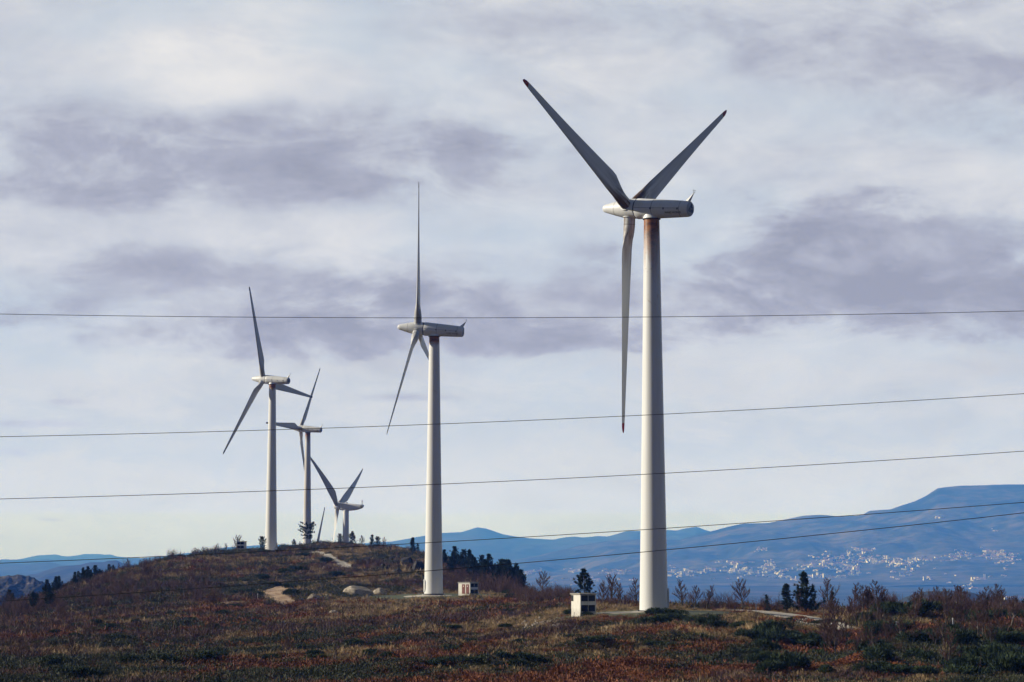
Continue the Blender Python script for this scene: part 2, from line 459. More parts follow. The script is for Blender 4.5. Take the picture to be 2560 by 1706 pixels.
skyA = [(1040,1440),(1160,1425),(1274,1402),(1330,1392),(1400,1375),(1440,1366),(1520,1353),(1596,1347.5),(1700,1349),(1735,1338),(1773,1329),(1815,1317),(1857,1309),(1919,1308),(1956,1300),(2010,1289),(2047,1287),(2109,1291),(2140,1290),(2157,1286),(2171,1278),(2223,1274),(2255,1263),(2285,1254),(2314,1239.5),(2343,1221),(2360,1219),(2394,1216),(2486,1212),(2560,1213),(2750,1217),(2900,1230),(3300,1260),(3900,1330)]
TA = ridge('mountain', 'broad blue mountain with a flat top above the town', 10600, 15500, 19000, skyA, 1390 + 140 / 10600 * F, M['mount'], 4, 230, 7, 130, 1.55)
skyB = [(-500,1400),(200,1402),(365,1395),(475,1384),(566,1369),(640,1364),(694,1362),(800,1362),(900,1360),(978,1355),(1050,1342),(1104,1333),(1153,1331),(1193,1319),(1215,1322),(1259,1336),(1321,1345),(1380,1350),(1413,1344),(1435,1342.6),(1457,1344),(1493,1340),(1519,1342),(1563,1329),(1596,1328),(1669,1325),(1690,1327),(1710,1322),(1740,1318),(1776,1329),(1830,1345),(2200,1380)]
ridge('far_ridge', 'pale blue far ridge with a small peak', 16500, 21000, 24500, skyB, 1414, M['farmount'], 11, 160, 7, 40, 1.2)
skyC = [(-900,1400),(-200,1403),(0,1405),(30,1402),(55,1398.5),(80,1393),(99,1389),(120,1388),(146,1386.5),(160,1390),(175,1391),(200,1388),(214,1385),(227,1385.5),(250,1385),(266,1387),(278,1386),(290,1390),(303,1395),(330,1399),(420,1400),(700,1400)]
ridge('far_hills', 'palest blue hills on the left horizon', 24500, 27500, 30000, skyC, 1407, M['farmount'], 17, 120, 5, 30, 1.0)
skyD = [(-900,1412),(-100,1410),(0,1411),(60,1411),(128,1406),(160,1412),(260,1416),(400,1412),(600,1418)]
ridge('middle_hills', 'light blue middle hills on the left', 12500, 15000, 17500, skyD, 1440, M['farmount'], 23, 80, 5, 30, 1.1)
skyE = [(-900,1460),(-100,1448),(0,1442),(36,1439),(70,1438),(95,1435),(115,1428),(153,1417),(175,1415),(205,1413),(230,1407),(262,1407),(275,1403),(296,1402),(310,1408),(340,1413),(450,1420),(700,1440)]
ridge('near_hills', 'darker blue wooded hills on the left', 6800, 8200, 9800, skyE, 1492, M['farmount'], 29, 60, 5, 40, 1.1)
skyF = [(-700,1470),(-150,1448),(-40,1441),(0,1442),(20,1441),(27,1439),(36,1441),(45,1440.5),(50,1439),(62,1441),(70,1444),(78,1442),(84,1446),(92,1447),(98,1452),(106,1456),(112,1455),(120,1461),(150,1475),(220,1500),(330,1520)]
ridge('rocky_hill', 'dark rocky hill at the left edge', 1980, 2150, 2600, skyF, 1570, M['crag'], 37, 26, 1.6, 120, .8)
skyG = [(2190,1525),(2230,1508),(2255,1494),(2275,1488),(2300,1481),(2320,1478),(2380,1477),(2420,1482),(2480,1495),(2600,1520),(2800,1540)]
ridge('low_hill', 'dark blue low hill behind the bare trees', 2600, 3100, 3600, skyG, 1610, M['farmount'], 43, 20, 3, 40, .9)
vd = np.array([-1500., 1200, 1500, 2000, 2600, 3200, 4000, 5000, 6000, 7500, 9000, 11000, 15000, 22000, 30500])
vx = np.linspace(-23000, 23000, 30)
DV, XV = np.meshgrid(vd, vx, indexing='ij')
Vv = np.stack([XV, DV, np.full_like(XV, VALLEY)], -1).reshape(-1, 3)
i = np.arange(len(vd) - 1)[:, None] * len(vx) + np.arange(len(vx) - 1)[None, :]
tag(obj('valley_ground', mesh('valley_ground', Vv, np.stack([i, i + 1, i + len(vx) + 1, i + len(vx)], -1).reshape(-1, 4), M['valley'])), 'wide valley plain of fields and woods', 'ground', kind='structure')

# ------------------------------------------------------------------ the town
def house_mesh(name, w, l, h, roof, blk):
    b = MB(); x, y = w / 2, l / 2
    b.add([(-x, -y, -6), (x, -y, -6), (x, y, -6), (-x, y, -6), (-x, -y, h), (x, -y, h), (x, y, h), (-x, y, h)], [[0, 1, 5, 4], [1, 2, 6, 5], [2, 3, 7, 6], [3, 0, 4, 7]])
    if blk:
        b.add([(-x, -y, h), (x, -y, h), (x, y, h), (-x, y, h)], [[0, 1, 2, 3]])
    else:
        b.add([(-x, -y, h), (x, -y, h), (0, -y, h + roof), (-x, y, h), (x, y, h), (0, y, h + roof)], [[0, 1, 2], [4, 3, 5]])
        b.cm = 1; e = .5
        b.add([(-x - e, -y - e, h - .15), (0, -y - e, h + roof + .1), (0, y + e, h + roof + .1), (-x - e, y + e, h - .15), (x + e, -y - e, h - .15), (x + e, y + e, h - .15)], [[0, 1, 2, 3], [1, 4, 5, 2]])
    return b.mesh(name, [M['town_wall'], M['town_roof']])
def _town(t):
    v = t.noise(wpos(t), .045, 3, .6)
    t.out(t.ramp(t.maprange(v, .3, .7), [(0, (.40, .35, .29)), (.35, (.72, .69, .64)), (.7, (.84, .83, .80)), (1, (.72, .62, .50))]), .85, .15)
M['town_wall'] = mat('town walls', _town)
M['town_roof'] = flat('terracotta roofs', (.30, .15, .09), .8, .2, .2)
HM = [house_mesh('house', 7, 9, 4.5, 2, False), house_mesh('house', 8, 13, 6, 2.4, False), house_mesh('house', 6.5, 8, 4, 1.8, False),
      house_mesh('apartment_block', 9, 22, 9, 0, True), house_mesh('apartment_block', 10, 11, 19, 0, True), house_mesh('warehouse', 13, 34, 5, 0, True)]
def far_hit(px, py):
    d = np.arange(3600, 15300, 12.)
    x = (px - 1280) / F * d
    za = np.where(d > 10600, TA.z(x, d), VALLEY); za = np.maximum(za, VALLEY)
    rows = row_of(za / d)
    ok = np.where(rows <= py)[0]
    if not len(ok): return None
    k = ok[0]; return Vector((x[k], d[k], za[k]))
z3 = lambda x, y: (1700 + x / 2.736, 1150 + y / 2.736)
z2 = lambda x, y: (850 + x / 2.736, 1150 + y / 2.736)
CL = [  # x, y, half widths, count, block share, description
 (z3(30,770), 30, 12, 50, .3, 'beside the tall turbine tower, at the near end of the town'),
 (z3(350,705), 30, 5, 26, .15, 'in the small upper quarter above the pale apartment blocks'),
 (z3(420,765), 38, 9, 60, .55, 'among the pale apartment blocks of the lower town'),
 (z3(210,760), 30, 8, 24, .3, 'in the sparse quarter between the tower and the pale blocks'),
 (z3(600,725), 22, 12, 34, .2, 'in the quarter just above the lower town road'),
 (z3(540,620), 16, 6, 12, 0, 'scattered on the mountain side above the lower town'),
 (z3(690,770), 22, 8, 22, .4, 'between the lower town and the main hill quarter'),
 (z3(900,735), 42, 9, 60, .15, 'in the lower row of the main hill quarter'),
 (z3(1020,690), 34, 14, 80, .1, 'in the dense crest of the main hill quarter'),
 (z3(1150,745), 34, 16, 80, .35, 'in the tall central district of the town'),
 (z3(1240,680), 40, 16, 70, .15, 'on the slope above the central district'),
 (z3(1250,620), 20, 6, 26, 0, 'in the highest white cluster of the town'),
 (z3(1390,680), 30, 10, 40, .1, 'to the valley side of the highest white cluster'),
 (z3(1540,715), 40, 11, 75, .25, 'in the long flat quarter past the central district'),
 (z3(1650,690), 24, 4, 18, .1, 'in the thin string linking the two towns'),
 (z3(1860,670), 36, 11, 45, .05, 'in the outlying village below the flat mountain top'),
 (z3(2130,655), 44, 13, 95, .05, 'in the dense second town below the flat mountain top'),
 (z3(2215,690), 28, 18, 40, .1, 'at the lower edge of the second town'),
 (z3(960,802), 46, 4, 30, .5, 'in the row of sheds along the valley road'),
 (z3(600,810), 110, 8, 30, .2, 'scattered over the valley floor below the town'),
 (z3(1700,800), 160, 14, 30, .1, 'scattered over the fields below the second town'),
 (z3(2025,815), 14, 5, 14, .1, 'in the hamlet on the valley floor'),
 (z3(1960,875), 20, 4, 10, .2, 'in the row by the valley road behind bare trees'),
 (z3(2260,955), 26, 4, 14, .1, 'in the hamlet nearest the bare trees'),
 (z3(1790,393), 14, 2, 6, .6, 'high on the mountain side by itself'),
 (z3(2140,487), 8, 3, 4, 0, 'in the tiny group high on the mountain side'),
 (z2(1290,775), 22, 5, 28, .1, 'in the village above the dark pines'),
 (z2(1590,757), 20, 4, 20, .1, 'in the hamlet above the lone pine'),
 (z2(1880,770), 38, 7, 34, .1, 'in the village at the foot of the tall tower'),
 (z2(1700,830), 90, 9, 24, .1, 'scattered between the lone pine and the tall tower'),
]
n_th = 0
stuffv = []; stufff = []; stuffm = []
for (cx, cy), hw, hh, cnt, bs, desc in CL:
    spots = []
    while len(spots) < int(cnt * 2.2):
        sx_, sy_ = random.gauss(cx, hw * .55), random.gauss(cy, hh * .55); ln = random.uniform(3, 15); sl_ = random.uniform(-.12, .12)
        q = -ln / 2
        while q < ln / 2:
            spots.append((sx_ + q, sy_ + q * sl_ + random.gauss(0, .35))); q += random.uniform(1.6, 4.2)
    random.shuffle(spots)
    for k, (px, py) in enumerate(spots):
        p = far_hit(px, py)
        if p is None: continue
        blk = random.random() < bs
        hm = HM[random.choice((3, 3, 3, 3, 3, 4, 5, 5))] if blk else HM[random.choice((0, 0, 1, 2))]
        rz = random.gauss(0, .22) + (math.pi / 2 if random.random() < .75 else 0)
        sc = random.uniform(.6, 1.05)
        if n_th < 296 and k < max(4, cnt * .30):
            o = obj(hm.name.split('.')[0], hm); n_th += 1
            o.location = p; o.rotation_euler = (0, 0, rz); o.scale = (sc, sc, sc)
            nm = o.name.split('.')[0].replace('_', ' ')
            tag(o, 'tiny white %s %s' % (nm, desc), nm, '%ss %s' % (nm, desc))
        else:
            Mx = Matrix.Translation(p) @ Matrix.Rotation(rz, 4, 'Z') @ Matrix.Scale(sc, 4)
            b0 = len(stuffv)
            stuffv += [tuple(Mx @ v.co) for v in hm.vertices]
            for f in hm.polygons: stufff.append([b0 + q for q in f.vertices]); stuffm.append(f.material_index)
tag(obj('town_houses', mesh('town_houses', stuffv, stufff, [M['town_wall'], M['town_roof']], stuffm)), 'mass of tiny white houses of the far town', 'town', kind='stuff')

# ------------------------------------------------------------------ wind turbines
TILT = R(5); HUBH = 51.6
def airfoil(n=20):
    pts = []
    for j in range(n):
        q = 2 * math.pi * j / n
        xx = .5 * (1 - math.cos(q))                      # 0 leading, 1 trailing
        th = 2.6 * (.2969 * math.sqrt(xx) - .126 * xx - .3516 * xx ** 2 + .2843 * xx ** 3 - .1015 * xx ** 4)
        cam = .06 * 4 * xx * (1 - xx)
        pts.append((xx, (th if q <= math.pi else -th) / 1.0, cam))
    return pts
def blade_mesh(name, L, st, m, r0=None, r1=None, bend=0.):
    """spans +Z, leading edge +X, upwind side +Y; st = (r, chord, twist, thickness, roundness)"""
    n = 24; vs = []; fs = []
    rs = [q[0] for q in st]
    grid = sorted(set([r for r in list(np.linspace(rs[0], rs[-1], 46)) + rs if (r0 is None or r >= r0) and (r1 is None or r <= r1)] + [q for q in (r0, r1) if q is not None]))
    for r in grid:
        ch, tw, tk, rd = [float(np.interp(r, rs, [q[i] for q in st])) for i in (1, 2, 3, 4)]
        tw = R(tw)
        for j, (xx, th, cam) in enumerate(airfoil(n)):
            q = 2 * math.pi * j / n
            ax = (.30 - xx) * ch; ay = th * .5 * tk * ch * 2 + cam * tk * ch
            cxx = .5 * ch * math.cos(q) ; cyy = .5 * ch * math.sin(q)
            px = ax * (1 - rd) + cxx * rd; pyy = ay * (1 - rd) + cyy * rd
            X = px * math.cos(tw) - pyy * math.sin(tw)
            Y = px * math.sin(tw) + pyy * math.cos(tw)
            vs.append((X, Y + bend * (r / L) ** 2, r))
    ns = len(grid)
    for i in range(ns - 1):
        for j in range(n):
            fs.append([i * n + j, i * n + (j + 1) % n, (i + 1) * n + (j + 1) % n, (i + 1) * n + j])
    fs.append(list(range(n))[::-1]); fs.append([(ns - 1) * n + j for j in range(n)])
    return sharp(mesh(name, vs, fs, m, smooth=True), 50)
ST = [(1.0, 1.5, 5, 1, 1), (2.2, 1.5, 5, 1, 1), (3.0, 1.62, 5, .85, .75), (4.0, 2.05, 5, .58, .25), (5.2, 2.55, 4.5, .40, 0), (6.2, 2.6, 4, .35, 0), (8, 2.42, 3.5, .30, 0), (12, 2.02, 3, .25, 0), (16, 1.64, 2, .21, 0), (20, 1.30, 1.5, .19, 0), (24, 1.0, 1, .17, 0), (27, .78, 1.5, .16, 0), (28.3, .62, 1, .16, 0), (28.8, .40, 1, .16, 0), (29.0, .10, 1, .2, 0)]
AX = Matrix.Translation((0, 0, HUBH - .29)) @ Matrix.Rotation(-TILT, 4, 'Y')   # nacelle frame, nose +X
cache = {}
def cached(key, fn):
    if key not in cache: cache[key] = fn()
    return cache[key]
def tower_me(h, r0, r1, m, name='tower'):
    def f():
        b = MB()
        pr = [(h * q, r0 + (r1 - r0) * (q ** .92)) for q in np.linspace(0, 1, 30)]
        b.lathe(pr, 64)
        return sharp(b.mesh(name, [m], True))
    return f
def turbine(loc, yaw, th0, label, tm, bm, tipm, door_az, cone=.5):
    rz = math.pi - yaw
    t = tag(empty('wind_turbine', loc, rz), label, 'wind turbine', 'old wind turbines with pointed nose cones')
    tw = obj('tower', cached(('tw', tm), tower_me(49.95, 1.82, 1.0, M[tm])), t)
    def flange():
        b = MB(); b.lathe([(-.6, 2.25), (.06, 2.25), (.06, 1.9), (.02, 1.9)], 48, cap1=False); b.cm = 1
        for j in range(60):
            q = 2 * math.pi * j / 60; b.box((1.97 * math.cos(q), 1.97 * math.sin(q), .12), (.09, .09, .14), q)
        b.lathe([(.06, 1.86), (.20, 1.86), (.20, 1.82)], 48, cap0=False, cap1=False)
        return b.mesh('base_flange', [M['concrete'], M['dark']])
    obj('base_flange', cached('fl', flange), tw)
    def door():
        b = MB(); pts = []
        for j in range(28):
            q = 2 * math.pi * j / 28
            sx = math.copysign(abs(math.cos(q)) ** .7, math.cos(q)) * .42; sz = math.copysign(abs(math.sin(q)) ** .55, math.sin(q)) * 1.2
            pts.append((sx, sz))
        for k, (rr, yy) in enumerate(((1.0, 0), (1.0, .14), (.86, .16), (.86, .11))):
            b.v += [(x * rr, -1.78 - yy, 1.75 + z * rr * (1 if rr == 1 else .95)) for x, z in pts]
        for k in range(3):
            for j in range(28): b.f.append([k * 28 + j, k * 28 + (j + 1) % 28, (k + 1) * 28 + (j + 1) % 28, (k + 1) * 28 + j]); b.m.append(1 if k == 2 else 0)
        b.f.append([3 * 28 + j for j in range(28)]); b.m.append(0)
        return b.mesh('door', [M['white'], M['dark']])
    dr = obj('door', cached('dr', door), tw); dr.rotation_euler = (0, 0, door_az - rz)
    def nac():
        b = MB()
        b.lathe([(-5.72, .55), (-5.71, .86), (-5.64, .97), (-5.46, 1.02), (-4, 1.10), (-1, 1.24), (1.0, 1.31), (1.90, 1.34), (1.96, 1.31)], 56, 'X')
        b.cm = 1
        b.lathe([(1.96, 1.24), (2.16, 1.24)], 56, 'X', False, False)
        for a, r in ((-.6, 1.255), (-4.6, 1.068)):
            b.lathe([(a - .02, r + .002), (a - .02, r + .008), (a + .02, r + .008), (a + .02, r)], 56, 'X', False, False)
        for s in (-1, 1):
            b.tube([(1.9, s * 1.338, -.02), (0, s * 1.275, -.02), (-4.6, s * 1.067, -.02)], .022, 6)
        return sharp(b.mesh('nacelle', [M['white'], M['dark']], True, AX))
    na = obj('nacelle', cached('na', nac), t)
    def latch():
        b = MB()
        b.box((0, 0, 0), (.14, .12, .26), 0, .02); return b.mesh('latch', [M['dark']])
    for s in (-1, 1):
        for a, r in ((-.5, 1.25), (-2.4, 1.17), (-4.4, 1.08)):
            o = obj('latch', cached('la', latch), na); o.matrix_local = AX @ Matrix.Translation((a, s * r, -.08))
    def cover():
        b = MB(); b.lathe([(-5.82, .0), (-5.815, .5), (-5.78, .84), (-5.70, .90)], 48, 'X', False, False)
        return b.mesh('rear_cover', [M['grey_paint']], True, AX)
    rc = obj('rear_cover', cached('rc', cover), na)
    def logo():
        b = MB()
        for k in range(3):
            M3 = Matrix.Rotation(k * 2 * math.pi / 3 + R(8), 4, 'X')
            for yy, z0, z1 in ((-.30, .02, .38), (-.14, .04, .62), (.02, .12, .70), (.18, .26, .58)):
                sub = MB(); sub.box((-5.828, yy, (z0 + z1) / 2), (.02, .095, z1 - z0), 0)
                b.add([M3 @ Vector(v) for v in sub.v], sub.f)
        return b.mesh('logo', [M['navy']], False, AX)
    obj('logo', cached('lg', logo), na)
    def words():
        cu = bpy.data.curves.new('lettering', 'FONT'); cu.body = 'WIND WORLD'; cu.size = .34; cu.extrude = .004
        cu.align_x = 'CENTER'; cu.align_y = 'CENTER'; cu.materials.append(M['dark'])
        to = bpy.data.objects.new('lettering', cu); COL.objects.link(to); bpy.context.view_layer.update()
        me = bpy.data.meshes.new_from_object(to.evaluated_get(bpy.context.evaluated_depsgraph_get())); bpy.data.objects.remove(to); me.name = 'lettering'; return me
    # the lettering sits on the +Y flank as seen by someone facing the flank, reading towards the tail
    for s in (1,):
        tx = link(bpy.data.objects.new('lettering', cached('wd', words)), na)
        a, ang = -3.75, R(-30)
        r = 1.112 + .035
        nrm = Vector((0, math.cos(ang), math.sin(ang)))
        xdir = (Vector((-1, 0, 0)) - nrm * .045).normalized(); nrm = (nrm - Vector((1, 0, 0)) * .045).normalized(); ydir = nrm.cross(xdir)
        m3 = Matrix((xdir, ydir, nrm)).transposed().to_4x4()
        tx.matrix_local = AX @ Matrix.Translation((a, math.cos(ang) * r, math.sin(ang) * r)) @ m3
    def vane():
        b = MB()
        b.add([(-4.86, .0, .99), (-5.41, .33, .9), (-5.66, .0, .92), (-5.41, -.33, .9), (-6.06, .03, 2.05), (-6.12, 0, 2.05), (-6.06, -.03, 2.05)],
              [[0, 1, 4], [1, 2, 5, 4], [2, 3, 6, 5], [3, 0, 4, 6], [4, 5, 6]])
        b.cm = 1
        b.tube([(-6.09, -.22, 2.08), (-6.09, .22, 2.08)], .02, 5); b.tube([(-6.09, 0, 2.0), (-6.09, 0, 2.1)], .03, 5)
        for s in (-1, 1):
            b.tube([(-6.09, s * .2, 2.08), (-6.09, s * .2, 2.36)], .02, 5); b.box((-6.09, s * .2, 2.38), (.16, .05, .06))
        return b.mesh('wind_vane', [M['white'], M['dark']], False, AX)
    obj('wind_vane', cached('va', vane), na)
    def collar():
        b = MB(); z = HUBH - .29
        b.lathe([(z - .4, 1.0), (z - .9, 1.04), (z - 1.15, 1.10), (z - 1.28, 1.14)], 48, cap0=False, cap1=False); b.cm = 1
        b.lathe([(z - 1.28, 1.15), (z - 1.38, 1.15), (z - 1.38, .98)], 48, cap0=False, cap1=False)
        return sharp(b.mesh('yaw_collar', [M['white'], M['dark']], True))
    obj('yaw_collar', cached('co', collar), t)
    def spin():
        b = MB()
        b.lathe([(2.12, 1.20), (2.16, 1.29), (3.0, 1.30), (3.9, 1.24), (5.4, .90), (6.6, .60), (7.0, .50), (7.18, .38), (7.26, .2), (7.29, .05)], 56, 'X', True, True)
        b.cm = 1
        b.lathe([(5.2, .951), (5.2, .957), (5.23, .95)], 56, 'X', False, False)
        return sharp(b.mesh('spinner', [M['white'], M['dark']], True, AX))
    sp = obj('spinner', cached('sp', spin), t)
    def ring():
        b = MB(); b.lathe([(1.0, .74), (1.0, .90), (1.08, .90), (1.08, .75)], 36, cap0=False, cap1=False); b.cm = 1
        b.lathe([(1.98, .752), (1.98, .758), (2.03, .758), (2.03, .752)], 36, cap0=False, cap1=False)
        return b.mesh('root_ring', [M['white'], M['dark']], True)
    for k in range(3):
        th = th0 + k * 2 * math.pi / 3
        # in the nacelle frame: picture right in the rotor plane is -Y, up is +Z
        span = Vector((0, -math.cos(th), math.sin(th))); lead = Vector((0, math.sin(th), math.cos(th))); up = Vector((1, 0, 0))
        m3 = Matrix((lead, up, span)).transposed().to_4x4()
        bl = obj('blade', cached(('bl', bm), lambda: blade_mesh('blade', 29, ST, M[bm], r1=27.7)), t)
        bl.matrix_local = AX @ Matrix.Translation((3.28, 0, 0)) @ m3 @ Matrix.Rotation(-R(cone), 4, 'X')
        obj('blade_tip', cached(('bt', tipm), lambda: blade_mesh('blade_tip', 29, ST, M[tipm], r0=27.7)), bl)
        obj('root_ring', cached('rr', ring), bl)
    return t
def hub_to_base(hub_disp, d, yaw):
    H = world_at(hub_disp[0] * K, hub_disp[1] * K, d)
    off = 3.28 * math.cos(TILT)
    return Vector((H.x + math.cos(yaw) * off, H.y - math.sin(yaw) * off, H.z - HUBH))
b1 = hub_to_base((1447, 480), 295, R(34)); b2 = hub_to_base((960, 755), 448, R(7)); b3 = hub_to_base((605, 872), 688, R(27))
b4 = hub_to_base((690, 985), 899, R(20)); b6 = hub_to_base((717, 1301), 1100, R(30))
print('BASES', b1, gz(b1.x, b1.y), b2, gz(b2.x, b2.y), b3, gz(b3.x, b3.y), b4, gz(b4.x, b4.y), b6, gz(b6.x, b6.y))
turbine(b1, R(34), R(35), 'tallest white wind turbine with rust stained tower top and red blade tips', 'tower_rusty', 'blade_dirty', 'tip_red', R(88), .2)
turbine(b2, R(7), R(109), 'white wind turbine with one blade pointing straight up, beside red doored hut', 'tower', 'blade', 'tip_dark', R(-72), 1.5)
turbine(b3, R(27), R(113), 'white wind turbine on the hill brow beside a round pine, one blade pointing down left', 'tower', 'blade', 'tip_dark', R(100))
turbine(b4, R(20), R(59), 'brownish wind turbine behind a layered pine, a blade reaching left behind another tower', 'tower_brown', 'blade', 'tip_dark', R(100), 1.5)
turbine(b6, R(30), R(76), 'wind turbine hidden behind the hill crest with only one blade tip showing', 'tower', 'blade', 'tip_dark', R(100))

# the newer turbine with a boat-shaped nacelle
def boat_turbine():
    d = 1045; yaw = R(17); H = world_at(775 * K, 1163 * K, d)
    rz = math.pi - yaw; hub = 74.0
    t = tag(empty('wind_turbine', (H.x + math.cos(yaw) * 4.2, H.y - math.sin(yaw) * 4.2, H.z - hub), rz), 'newer wind turbine with boat shaped nacelle and broad curved blades behind the hill', 'wind turbine')
    obj('tower', tower_me(hub - 1.9, 2.1, 1.30, M['white'])(), t)
    A = Matrix.Translation((0, 0, hub - .3)) @ Matrix.Rotation(-R(4), 4, 'Y')
    bm = bmesh.new()
    secs = [(2.6, 1.35, -1.75, 1.5), (1.5, 1.6, -1.9, 1.55), (-2, 1.65, -1.8, 1.5), (-5, 1.5, -1.25, 1.42), (-7.4, 1.3, -.45, 1.36), (-8.3, 1.05, .35, 1.34)]
    rings = []
    for a, w, zb, zt in secs:
        rg = [bm.verts.new((a, y, z)) for y, z in ((-w, zt * .55), (-w * .8, zt), (w * .8, zt), (w, zt * .55), (w, zb * .45 if zb < 0 else zb + .3), (w * .6, zb), (-w * .6, zb), (-w, zb * .45 if zb < 0 else zb + .3))]
        rings.append(rg)
    for p, q in zip(rings, rings[1:]):
        for j in range(8): bm.faces.new((p[j], p[(j + 1) % 8], q[(j + 1) % 8], q[j]))
    bm.faces.new(rings[0][::-1]); bm.faces.new(rings[-1])
    bmesh.ops.recalc_face_normals(bm, faces=bm.faces[:])
    bmesh.ops.bevel(bm, geom=[e for e in bm.edges if e.calc_face_angle(0) > .5], offset=.12, segments=2, affect='EDGES')
    me = bpy.data.meshes.new('nacelle'); bm.to_mesh(me); bm.free(); me.transform(A); me.materials.append(M['white'])
    na = obj('nacelle', me, t)
    b = MB(); b.lathe([(1.2, .22), (1.9, .22)], 12); b.box((-.5, 0, 1.62), (.7, .6, .5), 0, .08)
    for y in (-.5, .5):
        b.tube([(-7.6, y, 1.3), (-7.6, y, 2.9)], .05, 5); b.box((-7.6, y, 3.0), (.3, .12, .3))
    b.tube([(-7.6, -.5, 2.2), (-7.6, .5, 2.2)], .04, 5); b.tube([(-7.9, 0, 1.3), (-7.9, 0, 3.8)], .045, 5)
    obj('sensor_mast', b.mesh('sensor_mast', [M['dark']], False, A), na)
    b = MB(); b.box((-7.2, 1.27, .55), (1.0, .06, .35)); b.box((-7.2, -1.27, .55), (1.0, .06, .35))
    obj('vent', b.mesh('vent', [M['dark']], False, A), na)
    b = MB(); b.lathe([(2.66, 1.3), (2.7, 1.6), (3.6, 1.75), (5, 1.6), (5.6, 1.1), (5.85, .5), (5.9, .05)], 40, 'X')
    obj('spinner', sharp(b.mesh('spinner', [M['white']], True, A)), t)
    st = [(1.2, 2.0, 52, 1, 1), (2.6, 2.0, 52, 1, 1), (5, 2.5, 40, .6, .3), (9, 3.3, 36, .34, 0), (13, 3.15, 31, .28, 0), (19, 2.6, 27, .22, 0), (26, 1.9, 24, .19, 0), (34, 1.2, 22, .17, 0), (38.5, .7, 20, .16, 0), (39.7, .35, 20, .16, 0), (40, .08, 20, .2, 0)]
    bmesh_ = blade_mesh('blade', 40, st, M['blade'], bend=2.5)
    for k in range(3):
        th = R(27) + k * 2 * math.pi / 3
        span = Vector((0, -math.cos(th), math.sin(th))); lead = Vector((0, math.sin(th), math.cos(th))); up = Vector((1, 0, 0))
        bl = obj('blade', bmesh_, t)
        bl.matrix_local = A @ Matrix.Translation((4.2, 0, 0)) @ Matrix((lead, up, span)).transposed().to_4x4()
boat_turbine()

# ------------------------------------------------------------------ transformer huts
def hut(corner, alpha, wf, wl, h, label, doors=False, vents_side=True):
    """corner = nearest bottom corner; front runs right from it, side runs left"""
    t = tag(empty('transformer_hut', corner, alpha), label, 'hut', 'white transformer huts')
    zt = h - .16
    b = MB(); b.box((wf / 2, wl / 2, zt / 2 - .4), (wf, wl, zt + .8), 0, .03)
    for x, y in ((.06, .06), (wf - .06, .06)): b.box((x, y - .085, zt / 2), (.13, .05, zt - .01))
    obj('wall', b.mesh('wall', [M['hut_wall']]), t)
    b = MB(); b.box((wf / 2, wl / 2, zt + .09), (wf + .24, wl + .24, .17), 0, .03)
    obj('roof', b.mesh('roof', [M['concrete']]), t)
    pw = (wf - .38) / 2
    for k in range(2):
        x0 = .15 + k * (pw + .08) + pw / 2
        for zc, hh in ((zt * .80, zt * .33), (zt * .24, zt * .35)):
            b = MB(); b.box((x0, -.02, zc), (pw, .05, hh))
            for q in range(7): b.box((x0, -.06, zc - hh / 2 + hh * (q + .5) / 7), (pw - .06, .03, .03))
            obj('vent', b.mesh('vent', [M['vent']]), t)
        b = MB(); b.box((x0, -.012, zt * .525), (pw, .03, zt * .2)); obj('panel', b.mesh('panel', [M['hut_wall']]), t)
    b = MB(); b.box((wf / 2, -.03, zt / 2), (.06, .05, zt - .02)); obj('mullion', b.mesh('mullion', [M['hut_wall']]), t)
    if doors:
        for yc in (wl * .20, wl * .55):
            b = MB(); b.box((-.02, yc, zt * .46), (.05, wl * .26, zt * .86), 0, .01); d = obj('door', b.mesh('door', [M['brown_door']]), t)
            b = MB(); b.box((-.06, yc + .1, zt * .5), (.05, .05, .2)); obj('handle', b.mesh('handle', [M['dark']]), d)
            b = MB(); b.box((-.05, yc, zt * .72), (.015, .16, .18)); obj('warning_plate', b.mesh('warning_plate', [M['post']]), d)
    elif vents_side:
        b = MB(); b.box((-.02, wl * .86, zt * .80), (.05, wl * .2, zt * .33)); obj('vent', b.mesh('vent', [M['vent']]), t)
    return t
c1 = on_ground(1449.4, 1531, 240, 330); c1 = at_dist(1449.4, 291)
hut(Vector((c1.x, c1.y, world_at(1449, 1532, 291).z)), R(30), 2.3, 2.15, 2.38, 'white transformer hut with four dark vents beside the tallest turbine')
c2 = at_dist(1175.3, 440)
hut(Vector((c2.x, c2.y, world_at(1175, 1486, 440).z)), R(48), 2.3, 3.0, 2.25, 'white transformer hut with two red brown doors beside the middle turbine', True)
c3 = at_dist(594, 676)
hut(Vector((c3.x, c3.y, world_at(594, 1379, 676).z + .8)), R(-9), 2.35, 2.4, 2.15, 'small white transformer hut on the skyline in front of a bare tree', False, False)

# ------------------------------------------------------------------ power lines
WIRES = [([(0, 722), (1200, 730.5), (2353, 715)], K, 128, 'topmost thin black power cable crossing the whole sky'),
 ([(0, 1004), (1176, 968), (2353, 905)], K, 122, 'second highest black power cable, crossing the turbine blades'),
 ([(0, 1147), (1176, 1105.5), (2353, 1037)], K, 116, 'middle black power cable of the five, above the mountains'),
 ([(0, 1408.8), (860, 1368), (1710, 1318.9), (2560, 1256)], 1, 110, 'second lowest black power cable, running along the hill brow'),
 ([(0, 1503.8), (860, 1443.9), (1710, 1371.5), (2560, 1282.3)], 1, 104, 'lowest black power cable, crossing the brown hillside')]
for pts, k, d, lab in WIRES:
    a = np.array(pts) * k
    pf = np.polyfit(a[:, 0] - 1280, a[:, 1], 2)
    P = [world_at(x, np.polyval(pf, x - 1280), d) for x in np.linspace(-2200, 4700, 90)]
    b = MB(); b.tube(P, .0155, 8)
    tag(obj('power_cable', b.mesh('power_cable', [M['wire']], True)), lab, 'power cable', 'power cables strung across the view')

